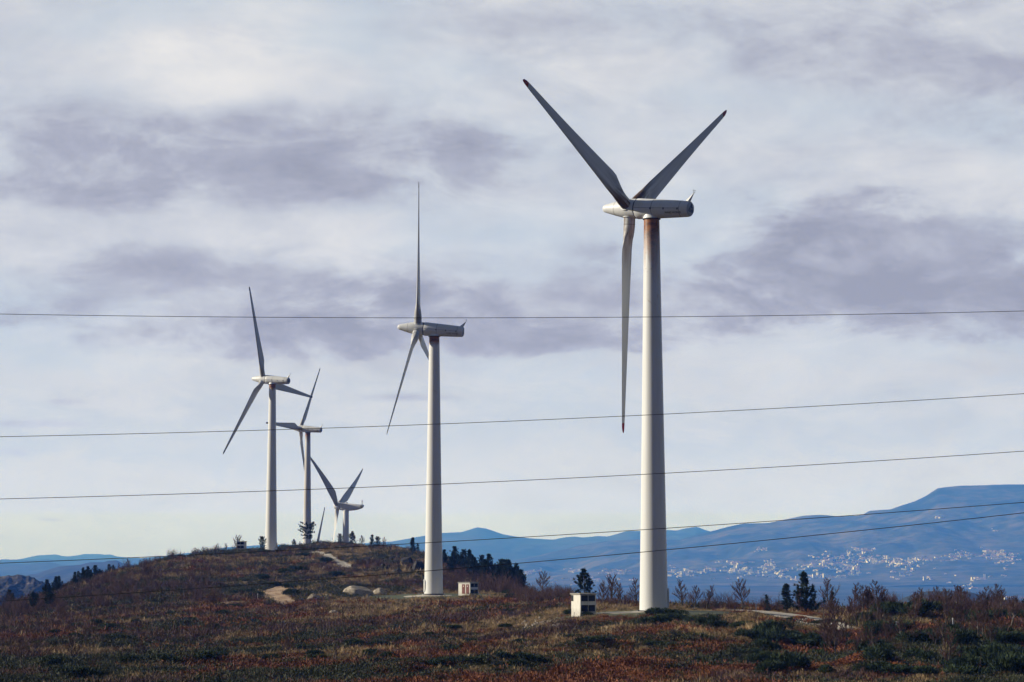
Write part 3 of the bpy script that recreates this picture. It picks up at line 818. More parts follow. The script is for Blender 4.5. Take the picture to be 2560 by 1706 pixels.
# ------------------------------------------------------------------ tracks and pads
def strip(name, label, pts, widths, m, off=.09, kind='structure'):
    """ribbon lying on the ground along world xy points"""
    P = np.array([(p[0], p[1]) for p in pts], float)
    s = np.concatenate([[0], np.cumsum(np.hypot(*np.diff(P, axis=0).T))])
    n = max(8, int(s[-1] / .6)); u = np.linspace(0, s[-1], n)
    ker = np.ones(9) / 9
    xs = np.interp(u, s, P[:, 0]); ys = np.interp(u, s, P[:, 1])
    sm = lambda a: np.convolve(np.pad(a, 4, mode='edge'), ker, 'valid')
    xs, ys = sm(xs), sm(ys)
    w = np.interp(u, s, widths) + (fbm(u / 2.0, u * 0, 5, 3) - .5) * 1.8
    tx = np.gradient(xs); ty = np.gradient(ys); l = np.hypot(tx, ty); nx, ny = -ty / l, tx / l
    across = np.linspace(-.5, .5, 9)
    VX = xs[:, None] + nx[:, None] * w[:, None] * across; VY = ys[:, None] + ny[:, None] * w[:, None] * across
    VZ = near.z(VX, VY) + off - .05 * (np.abs(across) > .49)
    Vv = np.stack([VX, VY, VZ], -1).reshape(-1, 3)
    i = np.arange(n - 1)[:, None] * 9 + np.arange(8)[None, :]
    o = obj(name, mesh(name, Vv, np.stack([i, i + 1, i + 10, i + 9], -1).reshape(-1, 4), m, smooth=True))
    tag(o, label, 'track', kind=kind)
    return np.stack([xs, ys], -1)
keep_clear = []
def track_px(name, label, pix, widths, m, off=.09):
    pts = [on_ground(x, y) for x, y in pix]
    q = strip(name, label, pts, widths, m, off)
    keep_clear.append((q, max(widths) * .42))
z3b = lambda x, y: (560 + x / 5.8825, 1330 + y / 5.8825)
track_px('dirt_track', 'curved sandy dirt track on the left hillside', [z3b(1060, 1072), z3b(900, 1040), z3b(780, 980), z3b(770, 900), z3b(860, 840), z3b(940, 795)], [3.4, 4.4, 5.8, 6.4, 5.8, 4], M['dirt'])
pU = [at_dist(742, 668), at_dist(775, 672), at_dist(790, 664), at_dist(815, 640), at_dist(840, 610), at_dist(858, 585), at_dist(875, 566)]
keep_clear.append((strip('dirt_path', 'pale path running over the hill brow', pU, [3, 4, 3.5, 3, 3.4, 4, 3.6], M['gravel']), 1.9))
pR = [at_dist(1790, 316), at_dist(1850, 312), at_dist(1910, 306), at_dist(1960, 298), at_dist(2010, 287), at_dist(2050, 276), at_dist(2085, 268), at_dist(2130, 262)]
keep_clear.append((strip('gravel_track', 'pale gravel track leading right from the tallest turbine', pR, [4.5, 6, 7, 8, 7.5, 5.5, 4.5, 3], M['gravel']), 3.3))
pR2 = [at_dist(2410, 246), at_dist(2440, 244), at_dist(2465, 242), at_dist(2500, 238)]
keep_clear.append((strip('track_fragment', 'short pale bit of track among broom bushes', pR2, [2.6, 3, 3, 2.6], M['gravel']), 1.9))
def pad(name, label, cx, cy, rx, ry, m, seed, off):
    n = 40; rr = 14; vs = []; fs = []
    for i in range(rr + 1):
        for j in range(n):
            q = 2 * math.pi * j / n
            wob = 1 + .35 * (float(fbm(np.array(math.cos(q) * 1.5 + seed), np.array(math.sin(q) * 1.5), seed, 3)) - .5)
            x = cx + rx * i / rr * math.cos(q) * wob; y = cy + ry * i / rr * math.sin(q) * wob
            vs.append((x, y, gz(x, y) + off - (.12 if i == rr else 0)))
    for i in range(rr):
        for j in range(n): fs.append([i * n + j, i * n + (j + 1) % n, (i + 1) * n + (j + 1) % n, (i + 1) * n + j])
    tag(obj(name, mesh(name, vs, fs, m, smooth=True)), label, 'ground', kind='structure')
pad('turf_pad', 'short green turf around the tallest turbine', b1.x - 1, b1.y, 13, 11, M['shortgrass'], 3, .05)
pad('turf_apron', 'short turf around the middle turbine', b2.x, b2.y - 2, 15, 18, M['shortgrass'], 8, .05)
pad('gravel_pad', 'pale gravel pad at the foot of the middle turbine', b2.x - 1, b2.y - 1.5, 5, 4.5, M['gravel'], 5, .10)
pad('gravel_apron', 'pale gravel at the foot of the tallest turbine', b1.x - 3, b1.y - .5, 6, 2.6, M['gravel'], 6, .10)
pad('gravel_patch', 'pale gravel at the foot of the brow turbine', b3.x, b3.y, 7, 7, M['gravel'], 9, .10)
pads = [(b1.x - 1, b1.y, 11, 9), (b2.x, b2.y - 2, 12, 14), (b3.x, b3.y, 6, 6), (c1.x, c1.y + 1, 2.5, 2.5)]
def clear_mask(x, y):
    ok = np.ones(len(x), bool)
    for q, w in keep_clear:
        for k in range(0, len(q), 3): ok &= np.hypot(x - q[k, 0], y - q[k, 1]) > w
    for cx, cy, rx, ry in pads: ok &= ((x - cx) / rx) ** 2 + ((y - cy) / ry) ** 2 > 1
    return ok

# ------------------------------------------------------------------ rocks
def rock_mesh(seed, sx, sy, sz, m, sub=4, rough=.28):
    bm = bmesh.new(); bmesh.ops.create_icosphere(bm, subdivisions=sub, radius=1)
    vs = np.array([v.co[:] for v in bm.verts])
    n = fbm(vs[:, 0] * 1.3 + vs[:, 2] * .9 + seed, vs[:, 1] * 1.3 - vs[:, 2] * .7, seed, 5, .55)
    rr = np.random.default_rng(seed); sc = 1 + (n - .5) * 2 * rough
    for q in range(11):                      # cleave flat faces off the lump
        dn = rr.normal(size=3); dn /= np.linalg.norm(dn); lim = rr.uniform(.62, .92); pr = vs @ dn
        sc = np.where(pr * sc > lim, np.maximum(lim / np.maximum(pr, .05), .5) + (n - .5) * .06, sc)
    vs = vs * sc[:, None] * np.array([sx, sy, sz])
    fs = np.array([[v.index for v in f.verts] for f in bm.faces]); bm.free()
    return sharp(mesh('boulder', vs, fs, m, smooth=True), 25)
def rock(px, py, w, h, label, dark=False, seed=1, depth=1.0, grp=None, tiltz=0):
    p = on_ground(px, py); d = p.y; s = d / F
    o = obj('boulder', rock_mesh(seed, w * s / 2, w * s / 2 * depth, h * s, M['granite_dark' if dark else 'granite']))
    o.location = p + Vector((0, 0, -.05 * h * s)); o.rotation_euler = (0, tiltz, random.uniform(-.4, .4))
    tag(o, label, 'boulder', grp)
rock(900, 1486, 80, 25, 'largest smooth pale granite boulder left of the middle turbine', seed=3, depth=.8)
rock(950, 1487, 36, 17, 'smaller pale boulder touching the largest granite boulder', seed=5)
rock(782, 1504, 50, 17, 'slanting pale slab of granite below the curved dirt track', seed=7, depth=.6, tiltz=R(-18))
rock(820, 1496, 18, 10, 'small pale rock between granite slab and largest boulder', seed=8)
rock(676, 1531, 22, 5, 'low flat white rock on the left slope', seed=9)
rock(838, 1540, 30, 16, 'pale rock behind the black bare saplings', seed=10)
rock(908, 1516, 18, 6, 'low grey rock in the straw grass', seed=12)
rock(960, 1518, 12, 8, 'dark small rock near the gravel pad', True, 14)
rock(870, 1525, 20, 9, 'dark rock just above the black bare saplings', True, 15)
rock(1045, 1428, 34, 26, 'tallest black rock of the pile beside the middle tower', True, 21)
rock(1018, 1412, 34, 22, 'wide dark rock on top of the pile beside the tower', True, 22)
rock(985, 1405, 22, 16, 'outermost dark rock of the pile on the brow', True, 23)
for k in range(14):
    rock(random.uniform(955, 1052), random.uniform(1405, 1442), random.uniform(8, 20), random.uniform(6, 13), 'dark broken rock in the pile left of the middle tower', True, 30 + k, grp='dark rocks heaped left of the middle tower')
def stones(name, label, cx, cy, rx, ry, n, m):
    b = MB()
    bmx = [rock_mesh(60 + q, 1, 1, .8, m, 1) for q in range(3)]
    for k in range(n):
        px = random.gauss(cx, rx); py = random.gauss(cy, ry); p = on_ground(px, py); s = random.uniform(.08, .28)
        q = bmx[k % 3]; e = Matrix.Translation(p + Vector((0, 0, .12))) @ Matrix.Rotation(random.uniform(0, 6), 4, 'Z') @ Matrix.Scale(s, 4)
        b.add([e @ v.co for v in q.vertices], [list(f.vertices) for f in q.polygons])
    tag(obj(name, b.mesh(name, [m])), label, 'stones', kind='stuff')
stones('rubble', 'scatter of pale rubble on the bank below the white hut', 1370, 1567, 40, 8, 260, M['granite'])
stones('stone_rubble', 'scatter of pale rubble under the turf edge', 1540, 1585, 50, 7, 160, M['granite'])

# ------------------------------------------------------------------ plants
def branch_pts(p, d, l, n, wob, up, rnd):
    pts = [Vector(p)]; d = Vector(d).normalized()
    for i in range(n):
        d = (d + Vector((rnd.uniform(-wob, wob), rnd.uniform(-wob, wob), rnd.uniform(-wob, wob) + up))).normalized()
        pts.append(pts[-1] + d * l / n)
    return pts, d
def bare_tree_meshes(seed, lean=0., spread=.9, low=.3, dens=1.0, slim=False):
    """unit height 1; returns trunk mesh and branch mesh"""
    rnd = random.Random(seed); tr = MB(); br = MB()
    pts, _ = branch_pts((0, 0, -.03), (lean, rnd.uniform(-.1, .1), 1), .95, 9, .09, .06, rnd)
    zt = pts[-1].z; r0 = .022 if slim else .031
    tr.tube(pts, [r0 * (1 - .85 * i / 9) for i in range(10)], 6)
    def at(t):
        f = t * 9; i = min(int(f), 8); return pts[i].lerp(pts[i + 1], f - i)
    nl = int((15 if not slim else 12) * dens)
    for k in range(nl):
        t = low + (1 - low) * (k + rnd.random()) / nl; p = at(min(t, .99)); az = k * 2.4 + rnd.uniform(-.5, .5)
        L = spread * (.42 * (1 - t) + .12) * rnd.uniform(.7, 1.2) * (.55 if slim else 1)
        d = Vector((math.cos(az), math.sin(az), rnd.uniform(.5, 1.1)))
        q, dd = branch_pts(p, d, L, 5, .16, .10, rnd)
        r1 = r0 * (1 - .75 * t) * .55
        tr.tube(q, [r1 * (1 - .8 * i / 5) for i in range(6)], 4)
        n2 = int(9 * dens)
        for j in range(n2):
            s = .2 + .8 * (j + rnd.random()) / n2; f = min(s, .99) * 5; i = int(f); p2 = q[i].lerp(q[i + 1], f - i)
            d2 = (q[i + 1] - q[i]).normalized() + Vector((rnd.uniform(-.8, .8), rnd.uniform(-.8, .8), rnd.uniform(-.1, .8)))
            q2, _ = branch_pts(p2, d2, L * rnd.uniform(.25, .5), 3, .2, .08, rnd)
            br.tube(q2, [max(r1 * .5, .0048), .0042, .0034, .0024], 3, False)
            for u in range(6):
                i3 = rnd.randrange(3); p3 = q2[i3].lerp(q2[i3 + 1], rnd.random())
                d3 = (q2[i3 + 1] - q2[i3]).normalized() + Vector((rnd.uniform(-.9, .9), rnd.uniform(-.9, .9), rnd.uniform(-.1, .9)))
                q3, _ = branch_pts(p3, d3, L * rnd.uniform(.10, .24), 2, .2, .05, rnd)
                br.tube(q3, [.0034, .0028, .0018], 3, False)
    return tr.mesh('trunk', [M['bark']], True), br.mesh('branches', [M['twig']])
BT = [bare_tree_meshes(s, l, sp, lo, de, sl) for s, l, sp, lo, de, sl in ((1, 0, 1.0, .25, 1.1, 0), (2, -.22, .95, .3, 1, 0), (3, .16, .8, .3, 1.1, 0), (4, .02, .8, .2, 1.2, 0), (5, -.08, .6, .3, .8, 1), (6, .1, .5, .25, .7, 1), (7, .05, 1.15, .3, 1.2, 0))]
def quad_cloud(centers, dirs, length, width, rnd, droop=0):
    """narrow leaf quads from centers along dirs"""
    n = len(centers); c = np.asarray(centers); d = np.asarray(dirs, float); d /= np.linalg.norm(d, axis=1, keepdims=True) + 1e-9
    r = rnd.normal(size=(n, 3)); s = np.cross(d, r); s /= np.linalg.norm(s, axis=1, keepdims=True) + 1e-9
    L = np.asarray(length)[:, None] if hasattr(length, '__len__') else length; w = np.asarray(width)[:, None] if hasattr(width, '__len__') else width
    a = c - s * w * .5; b = c + s * w * .5; e = c + d * L
    V = np.stack([a, b, e + s * w * .35, e - s * w * .35], 1).reshape(-1, 3)
    Fq = np.arange(n * 4).reshape(n, 4)
    return V, Fq
def pine_meshes(seed, shape='cone', bare=.15, dens=1.0, width=.33):
    rnd = random.Random(seed); nr = np.random.default_rng(seed); tr = MB(); cs = []; dr = []
    pts, _ = branch_pts((0, 0, -.03), (rnd.uniform(-.08, .08), rnd.uniform(-.08, .08), 1), 1.0, 8, .05, .04, rnd)
    tr.tube(pts, [.022 * (1 - .85 * i / 8) for i in range(9)], 6)
    def at(t):
        f = t * 8; i = min(int(f), 7); return pts[i].lerp(pts[i + 1], f - i)
    nw = 13 if shape != 'layer' else 7
    for k in range(nw):
        t = bare + (1 - bare) * (k + .2 + .6 * rnd.random()) / nw; h = (t - bare) / (1 - bare)
        if shape == 'cone': rad = width * (1 - h) ** 1.0 * rnd.uniform(.75, 1.2) + .02
        elif shape == 'round': rad = width * math.sqrt(max(.04, 1 - (h * 1.6 - .7) ** 2 / 1.1)) * (1.0 if h < .6 else .8 if h < .85 else .4) * rnd.uniform(.75, 1.2)
        else: rad = width * (.6 + .5 * math.sin(h * 2.6)) * rnd.uniform(.6, 1.1)
        nb = max(4, int((7 if shape != 'layer' else 5) * dens))
        for j in range(nb):
            if rnd.random() < .2: continue
            az = j * 2 * math.pi / nb + k * 1.1 + rnd.uniform(-.4, .4); L = rad * rnd.uniform(.6, 1.25)
            q, dd = branch_pts(at(min(t, .98)), (math.cos(az), math.sin(az), .35 + .5 * h if shape != 'layer' else .1 + .25 * h), L, 4, .12, .12 if shape != 'layer' else .0, rnd)
            tr.tube(q, [.006, .005, .004, .003, .002], 3, False)
            nt = max(2, int(L * 13 * dens))
            for u in range(nt):
                s = .35 + .65 * (u + rnd.random()) / nt; f = min(s, .99) * 4; i = int(f); p = q[i].lerp(q[i + 1], f - i)
                off = Vector((rnd.gauss(0, .018), rnd.gauss(0, .018), rnd.gauss(0, .012)))
                p = p + off; bd = (q[i + 1] - q[i]).normalized() + Vector((0, 0, .5))
                for w in range(26):
                    cs.append(p[:]); v = bd * .8 + Vector((rnd.gauss(0, .75), rnd.gauss(0, .75), rnd.gauss(.2, .6))); dr.append(v[:])
    for w in range(110):
        q = at(rnd.uniform(.86, 1)); cs.append((q.x + rnd.gauss(0, .008), q.y + rnd.gauss(0, .008), q.z)); dr.append((rnd.gauss(0, .55), rnd.gauss(0, .55), 1))
    V, Fq = quad_cloud(cs, dr, nr.uniform(.035, .075, len(cs)), nr.uniform(.007, .013, len(cs)), nr)
    return tr.mesh('trunk', [M['bark_dark']], True), mesh('crown', V, Fq, M['pine'])
PT = {'cone': [pine_meshes(11, 'cone', .08, 1, .26), pine_meshes(12, 'cone', .12, 1, .22)], 'round': [pine_meshes(13, 'round', .12, 1.1, .34), pine_meshes(14, 'round', .2, 1, .36), pine_meshes(19, 'round', .1, 1.1, .27)],
      'layer': [pine_meshes(15, 'layer', .36, 1.5, .52)], 'high': [pine_meshes(16, 'round', .45, 1, .26)], 'young': [pine_meshes(17, 'cone', .05, .7, .17)], 'broad': [pine_meshes(25, 'cone', .05, 1.3, .46), pine_meshes(26, 'cone', .06, 1.3, .40)]}
def tree(kind, meshes, p, h, label, cat, grp=None, wide=1.0, crown='crown'):
    e = tag(empty(kind, p, random.uniform(0, 6.28)), label, cat, grp); e.scale = (h * wide, h * wide, h)
    obj('trunk', meshes[0], e); obj(crown, meshes[1], e)
    return e
def height_to(px, d, top):
    p = at_dist(px, d); return p, max(1.0, world_at(px, top, d).z - p.z)
BARE = [
 (1590,326,1443,3,'bare tree half hidden behind the tallest turbine tower'), (1703,322,1447,3,'tall bare tree first to the right of the tallest tower'), (1734,318,1464,1,'leaning bare tree second to the right of the tallest tower'),
 (1763,318,1459,2,'upright bare tree third to the right of the tallest tower'), (1853,322,1452,6,'wide lone bare tree behind the start of the gravel track'), (1939,322,1476,4,'thin bare tree between the two young pines'),
 (1990,318,1470,3,'bare tree leaning against the big pine'), (2069,326,1447,0,'tall dense bare tree in front of a dark pine'), (2053,262,1500,4,'thin bare tree at the bend of the gravel track'),
 (2084,261,1500,6,'bare tree with a full crown below the gravel track end'), (2117,264,1516,6,'low bare tree past the gravel track end'), (2129,322,1455,3,'slender bare tree first of the skyline row'),
 (2160,320,1464,1,'leaning bare tree second of the skyline row'), (2188,318,1452,0,'broad bare tree third of the skyline row'), (2206,316,1471,1,'leaning small bare tree fourth of the skyline row'), (2230,318,1475,5,'lone slim bare tree at the end of the skyline row'),
 (2358,276,1471,1,'tall bare tree leaning left on the rusty mound'), (2486,312,1460,1,'tallest leaning bare tree near the right edge'), (2500,310,1472,3,'bare tree crossing the tallest leaning one'),
 (2553,236,1530,1,'bare tree cut by the right edge of the picture'), (2274,226,1563,0,'bare tree in the middle of the right foreground slope'), (2171,222,1570,6,'bare tree above the rust leaved oak shrub'),
 (2140,224,1575,3,'small bare tree left of the foreground oak shrub'), (2329,222,1560,1,'foreground bare tree with a bent trunk by the marker post'), (2361,198,1570,3,'nearest pale trunked bare tree at the bottom right'),
 (2438,196,1622,5,'thin pale sapling at the bottom right'), (2241,248,1545,1,'leaning sapling beside the small white sign'), (1354,448,1431,6,'bare tree rising over the brown scrub near the white hut'),
 (1526,334,1440,6,'wide bare tree between the lone pine and the tallest tower'), (1552,332,1457,3,'small bare tree nearest the tallest tower on its left'), (1506,330,1450,3,'bare tree just right of the lone pine'), (1430,350,1462,5,'slim bare tree behind the white hut roof'),
 (600,692,1340,6,'bare tree behind the small hut on the skyline'), (570,690,1357,3,'bare tree left of the small skyline hut'), (704,700,1353,4,'slim bare tree right of the brow turbine'), (545,680,1359,0,'bushy bare tree on the skyline left of the hut'),
 (512,670,1366,3,'bare tree on the middle of the left skyline'), (490,664,1369,1,'leaning bare tree on the left skyline'), (435,640,1383,6,'low bare tree on the left skyline by dark shrubs'), (377,600,1394,3,'bare tree above the pale grass on the left skyline'),
 (357,596,1400,0,'bare tree at the end of the left skyline pines'), (323,585,1399,6,'widest bare tree on the left skyline'), (303,580,1407,3,'bare tree right beside the left skyline pines'),
 (1192,404,1470,4,'dark dead stem in front of the red doored hut'), (1166,392,1484,5,'dark leaning stem left of the red doored hut'), (960,716,1342,3,'bare tree at the right end of the brow pines'), (905,720,1340,6,'bare shrubby tree between the brow pines')]
for px, d, top, v, lab in BARE:
    p, h = height_to(px, d, top)
    tree('bare_tree', BT[v], p, h, lab, 'tree', 'bare trees', crown='branches', wide=1.0 if v not in (4, 5) else .9)
for k in range(9):
    px = 2305 + k * 19 + random.uniform(-6, 6); p, h = height_to(px, random.uniform(312, 326), random.uniform(1466, 1486))
    tree('bare_tree', BT[(3, 4, 0, 5, 3, 2, 4, 3, 0)[k]], p, h, 'slim bare tree in the dense thicket on the right skyline', 'tree', 'bare trees of the right skyline thicket', crown='branches')
for k in range(15):
    px = random.uniform(795, 872); d = random.uniform(268, 300); p = at_dist(px, d); h = random.uniform(2.0, 4.2)
    tree('sapling', BT[random.choice((4, 5))], p, h, 'black bare sapling in the cluster on the straw slope', 'sapling', 'black saplings on the straw slope', crown='branches')
for k in range(12):
    px = random.uniform(2060, 2200); d = random.uniform(212, 236); p = at_dist(px, d)
    tree('sapling', BT[random.choice((2, 5, 6))], p, random.uniform(2.2, 3.6), 'dark bare sapling in the thicket above the oak shrub', 'sapling', 'dark saplings above the oak shrub', crown='branches')
PINES = [
 (1458.5,344,1426,'round',2,1.0,'lone dark pine behind the white hut'), (2010.7,318,1429,'broad',1,1.0,'biggest pine on the right, tall and bushy beside the track'), (1963,316,1460,'cone',1,1.45,'young pine left of the biggest pine'), (1915,316,1487,'young',0,1.2,'smallest sparse young pine by the gravel track'),
 (2074,330,1480,'cone',0,1.1,'dark pine half hidden behind a tall bare tree'), (2168,328,1478,'round',2,1.0,'dark pine hidden behind the skyline row of bare trees'), (2290,322,1495,'round',0,1.0,'small round pine alone on the rusty mound'), (2556,312,1498,'round',1,1.0,'pine cut by the right edge of the picture'), (2462,318,1494,'cone',0,1.3,'dark pine among the right skyline thicket'),
 (658.6,668,1343,'round',0,1.0,'round pine in front of the brow turbine foot'), (768,742,1311,'layer',0,.74,'layered open pine in front of the brownish turbine'), (737,728,1349,'round',2,.9,'small pine left of the layered pine'), (751,738,1354,'young',0,1.2,'tiny pine left of the layered pine foot'),
 (852,734,1336,'round',0,.9,'pine in front of the newer turbine tower'), (882,720,1330,'round',2,1.0,'tallest brow pine right of the newer turbine'), (932,706,1337,'cone',0,1.2,'left one of the paired brow pines'), (945,704,1343,'round',1,.9,'right one of the paired brow pines'),
 (1033,660,1344,'cone',1,1.2,'slim pine just left of the middle tower'), (1047,656,1358,'young',0,1.4,'short pine touching the middle tower'),
 (1110,600,1374,'broad',0,1.0,'pine just right of the middle tower'), (1139,590,1366,'broad',0,1.0,'tallest pine of the ridge right of the middle tower'), (1161,584,1376,'round',2,1.1,'second pine of the ridge right of the middle tower'), (1176,580,1374,'broad',1,1.0,'third pine of the ridge right of the middle tower'),
 (1203,560,1388,'broad',0,1.0,'small pine in the dip of the ridge row'), (1224,556,1385,'broad',0,1.0,'full pine before the dark pine clump'), (1252,520,1398,'broad',0,1.0,'left pine of the dark clump above the red doored hut'), (1264,516,1402,'round',2,1.0,'middle pine of the dark clump above the red doored hut'), (1276,514,1399,'broad',1,1.0,'right middle pine of the dark clump'), (1290,508,1411,'round',2,.9,'right pine of the dark clump'), (1303,500,1424,'broad',0,1.0,'lowest outer pine of the dark clump'),
 (29,492,1475,'broad',0,1.0,'dark pine nearest the left edge of the picture'), (40,490,1482,'broad',1,1.0,'dark pine second from the left edge'), (92.6,395,1484,'high',0,1.0,'spindly pine with long bare trunk on the left slope'), (129,400,1482,'high',0,1.1,'second spindly pine on the left slope'),
 (124,512,1449,'broad',0,1.0,'round pine at the lower end of the left skyline'), (143,516,1441,'broad',1,1.0,'slim pine on the left skyline'), (155.5,518,1440,'broad',1,1.0,'slim twin pine on the left skyline'), (192,536,1430,'cone',1,1.4,'low pine starting the left skyline grove'), (200,540,1428,'cone',0,1.2,'second pine of the left skyline grove'),
 (212,544,1419,'broad',0,1.0,'dark tall pine of the left skyline grove'), (225,548,1416,'broad',0,1.0,'middle pine of the left skyline grove'), (246,556,1413,'cone',0,1.6,'tallest broad pine of the left skyline grove'), (254,554,1424,'round',2,1.0,'short broad pine under the tallest of the grove'), (278,566,1411,'cone',0,1.6,'upper left pine of the last grove pair'), (288,570,1414,'round',2,1.0,'upper right pine of the last grove pair')]
PINES += [(random.uniform(184, 300), -1, 0, 'broad', random.choice((0, 1)), 1.0, 'dark pine filling the left skyline grove') for q in range(12)]
PINES += [(random.uniform(1100, 1300), 0, 0, random.choice(('broad', 'broad', 'round')), 0, 1.2, 'dark pine filling the dense ridge clump right of the middle tower') for q in range(16)]
for px, d, top, kd, v, wd, lab in PINES:
    if d == -1:
        d = float(np.interp(px, [184, 300], [532, 572])) + random.uniform(-16, 4); top = float(np.interp(px, [184, 215, 250, 300], [1436, 1424, 1419, 1416])) + random.uniform(0, 10)
        tree('pine_tree', PT[kd][v], at_dist(px, d), height_to(px, d, top)[1], lab, 'pine tree', 'pines of the left skyline grove', wide=wd)
        continue
    if d == 0:
        d = float(np.interp(px, [1100, 1300], [585, 495])) + random.uniform(-14, 10); top = float(np.interp(px, [1100, 1180, 1240, 1280, 1300], [1384, 1386, 1402, 1412, 1430])) + random.uniform(0, 16)
        tree('pine_tree', PT[kd][v], at_dist(px, d), height_to(px, d, top)[1], lab, 'pine tree', 'dark pines of the ridge clump', wide=wd * .8)
        continue
    p, h = height_to(px, d, top)
    tree('pine_tree', PT[kd][v], p, h, lab, 'pine tree', 'pine trees', wide=wd)

# shrubs
def dome_shrub(seed, n, spread, leaf, up, m, twigs=True, flat_=.75):
    nr = np.random.default_rng(seed); rnd = random.Random(seed)
    nl = 7; cen = nr.normal(0, .22, (nl, 3)); cen[:, 2] = nr.uniform(.2, .5, nl)
    k = nr.integers(0, nl, n); dirs = nr.normal(size=(n, 3)); dirs /= np.linalg.norm(dirs, axis=1, keepdims=True)
    dirs[:, 2] = np.abs(dirs[:, 2]) * 1.0 - .25
    c = cen[k] * np.array([1.2, 1.2, 1]) + dirs * (nr.uniform(.2, 1, (n, 1)) ** .5) * spread
    c[:, 2] = np.maximum(c[:, 2] * flat_, .01)
    d = dirs * .8 + nr.normal(0, .5, (n, 3)) + np.array([0, 0, up])
    V, Fq = quad_cloud(c, d, nr.uniform(.6, 1.3, n) * leaf[0], nr.uniform(.6, 1.3, n) * leaf[1], nr)
    fo = mesh('foliage', V, Fq, m)
    st = MB()
    for j in range(10):
        az = rnd.uniform(0, 6.28); q, _ = branch_pts((0, 0, -.05), (math.cos(az) * .7, math.sin(az) * .7, 1), .5, 3, .2, 0, rnd)
        st.tube(q, [.02, .014, .01, .006], 4, False)
    return st.mesh('stems', [M['bark_dark']]), fo
def twig_shrub(seed, n, m):
    rnd = random.Random(seed); st = MB(); tw = MB()
    for j in range(n):
        az = rnd.uniform(0, 6.28); q, _ = branch_pts((rnd.gauss(0, .16), rnd.gauss(0, .16), -.04), (math.cos(az) * rnd.uniform(.1, .7), math.sin(az) * rnd.uniform(.1, .7), 1), rnd.uniform(.55, 1.0), 4, .15, .05, rnd)
        st.tube(q, [.012, .009, .007, .005, .003], 3, False)
        for u in range(9):
            i = rnd.randrange(4); p = q[i].lerp(q[i + 1], rnd.random())
            q2, _ = branch_pts(p, (rnd.uniform(-1, 1), rnd.uniform(-1, 1), rnd.uniform(.3, 1.3)), rnd.uniform(.15, .35), 2, .2, .1, rnd)
            tw.tube(q2, [.005, .004, .002], 3, False)
    return st.mesh('stems', [m]), tw.mesh('twigs', [m])
BROOM = [dome_shrub(s, 2300, .46, (.15, .026), 1.0, M['broom'], flat_=1.0) for s in (1, 2, 3, 4)]
OAK = [dome_shrub(s, 520, .5, (.10, .075), .1, M['oakleaf']) for s in (11, 12)]
TWIG = [twig_shrub(s, 26, M['twig']) for s in (21, 22, 23)]
def shrub(kind, ms, p, w, h, label, cat, grp, fol):
    e = tag(empty(kind, p, random.uniform(0, 6.28)), label, cat, grp); e.scale = (w, w, h)
    obj('stems', ms[0], e); obj(fol, ms[1], e)
BR = [(80,1118,1.5),(150,1128,1.7),(230,1104,1.5),(270,1145,1.4),(380,1150,1.6),(560,1195,2),(610,1190,2.2),(740,1235,1.8),(800,1275,2.2),(900,1275,2.2),(1000,1290,1.6),(1240,1105,2),(1360,1055,2.2),(1410,1045,2),(1470,1050,2.2),(1560,1065,2.8),(1620,1055,2.8),(1400,1205,2.4),(1980,1115,2.6),(2040,1125,2.6),(1880,1205,2.2),(1930,1290,2.4),(2050,1385,2.6),(2130,1400,2.6),(2250,1430,2.6),(1900,1470,2.2),(1960,1440,2.4),(2150,1340,2.2),(1640,1375,1.6),(2300,1470,2.4),(2180,1470,2.2),(1300,1300,1.6),(2250,1260,2),(2130,1230,2),(1820,1250,1.8),(1700,1240,1.8)]
for x, y, w in BR:
    px, py = z3(x, y); p = on_ground(px, py + 6)
    shrub('broom_bush', random.choice(BROOM), p, w * random.uniform(.85, 1.1), w * random.uniform(.7, .95), 'dark green broom bush on the slope right of the tallest turbine', 'bush', 'broom bushes right of the tallest turbine', 'foliage')
for x, y, w in [(2140,1065,2),(2260,1075,2),(2100,1130,1.8),(2190,1125,2),(2300,1090,1.6),(1560,1062,1.4),(1690,1060,1.2),(1640,1050,1.0),(1150,915,2.2),(1180,955,2.2),(1120,1370,1.6),(1250,1380,1.8),(1350,1400,1.4),(750,1330,1.6),(340,1355,1.4),(620,1210,1.4),(1380,940,2),(1450,1030,1.8),(1240,900,2),(1550,950,1.8),(900,1250,1.2),(90,1285,1.4)]:
    px, py = z2(x, y); p = on_ground(px, py + 3)
    shrub('broom_bush', random.choice(BROOM), p, w, w * random.uniform(.5, .7), 'low dark bush on the heath between the white hut and the bottom edge', 'bush', 'dark bushes on the central heath', 'foliage')
z1 = lambda x, y: (x / 2.736, 1150 + y / 2.736)
for x, y, w in [(1650,920,2.6),(1760,945,2.4),(1600,1020,2.2),(1530,1065,2),(1640,1140,1.8),(2010,925,2.8),(1990,880,2.2),(1900,860,2),(1960,780,3),(2060,760,2.4),(1230,1070,2),(800,1040,2),(1340,1110,1.8),(1480,1160,1.6),(1770,1130,1.6),(2240,700,2.6),(1840,640,2.4),(1250,1140,1.6),(540,1220,1.6),(2150,1350,1.6),(2100,660,2.6),(2290,800,2.4),(1820,820,2.6)]:
    px, py = z1(x, y); p = on_ground(px, py + 3)
    shrub('broom_bush', random.choice(BROOM), p, w, w * random.uniform(.55, .75), 'dark green bush on the left hillside near the dirt track', 'bush', 'dark bushes on the left hillside', 'foliage')
for x, y, w in [(1150,1400,1.5),(1210,1385,1.6),(1270,1370,1.7),(1330,1360,1.4),(1420,1435,1.5),(1395,1450,1.2)]:
    px, py = z3(x, y); p = on_ground(px, py + 8)
    shrub('oak_shrub', random.choice(OAK), p, w, w * .9, 'rust leaved oak shrub in the lower right foreground', 'shrub', 'rust leaved oak shrubs in the foreground', 'foliage')
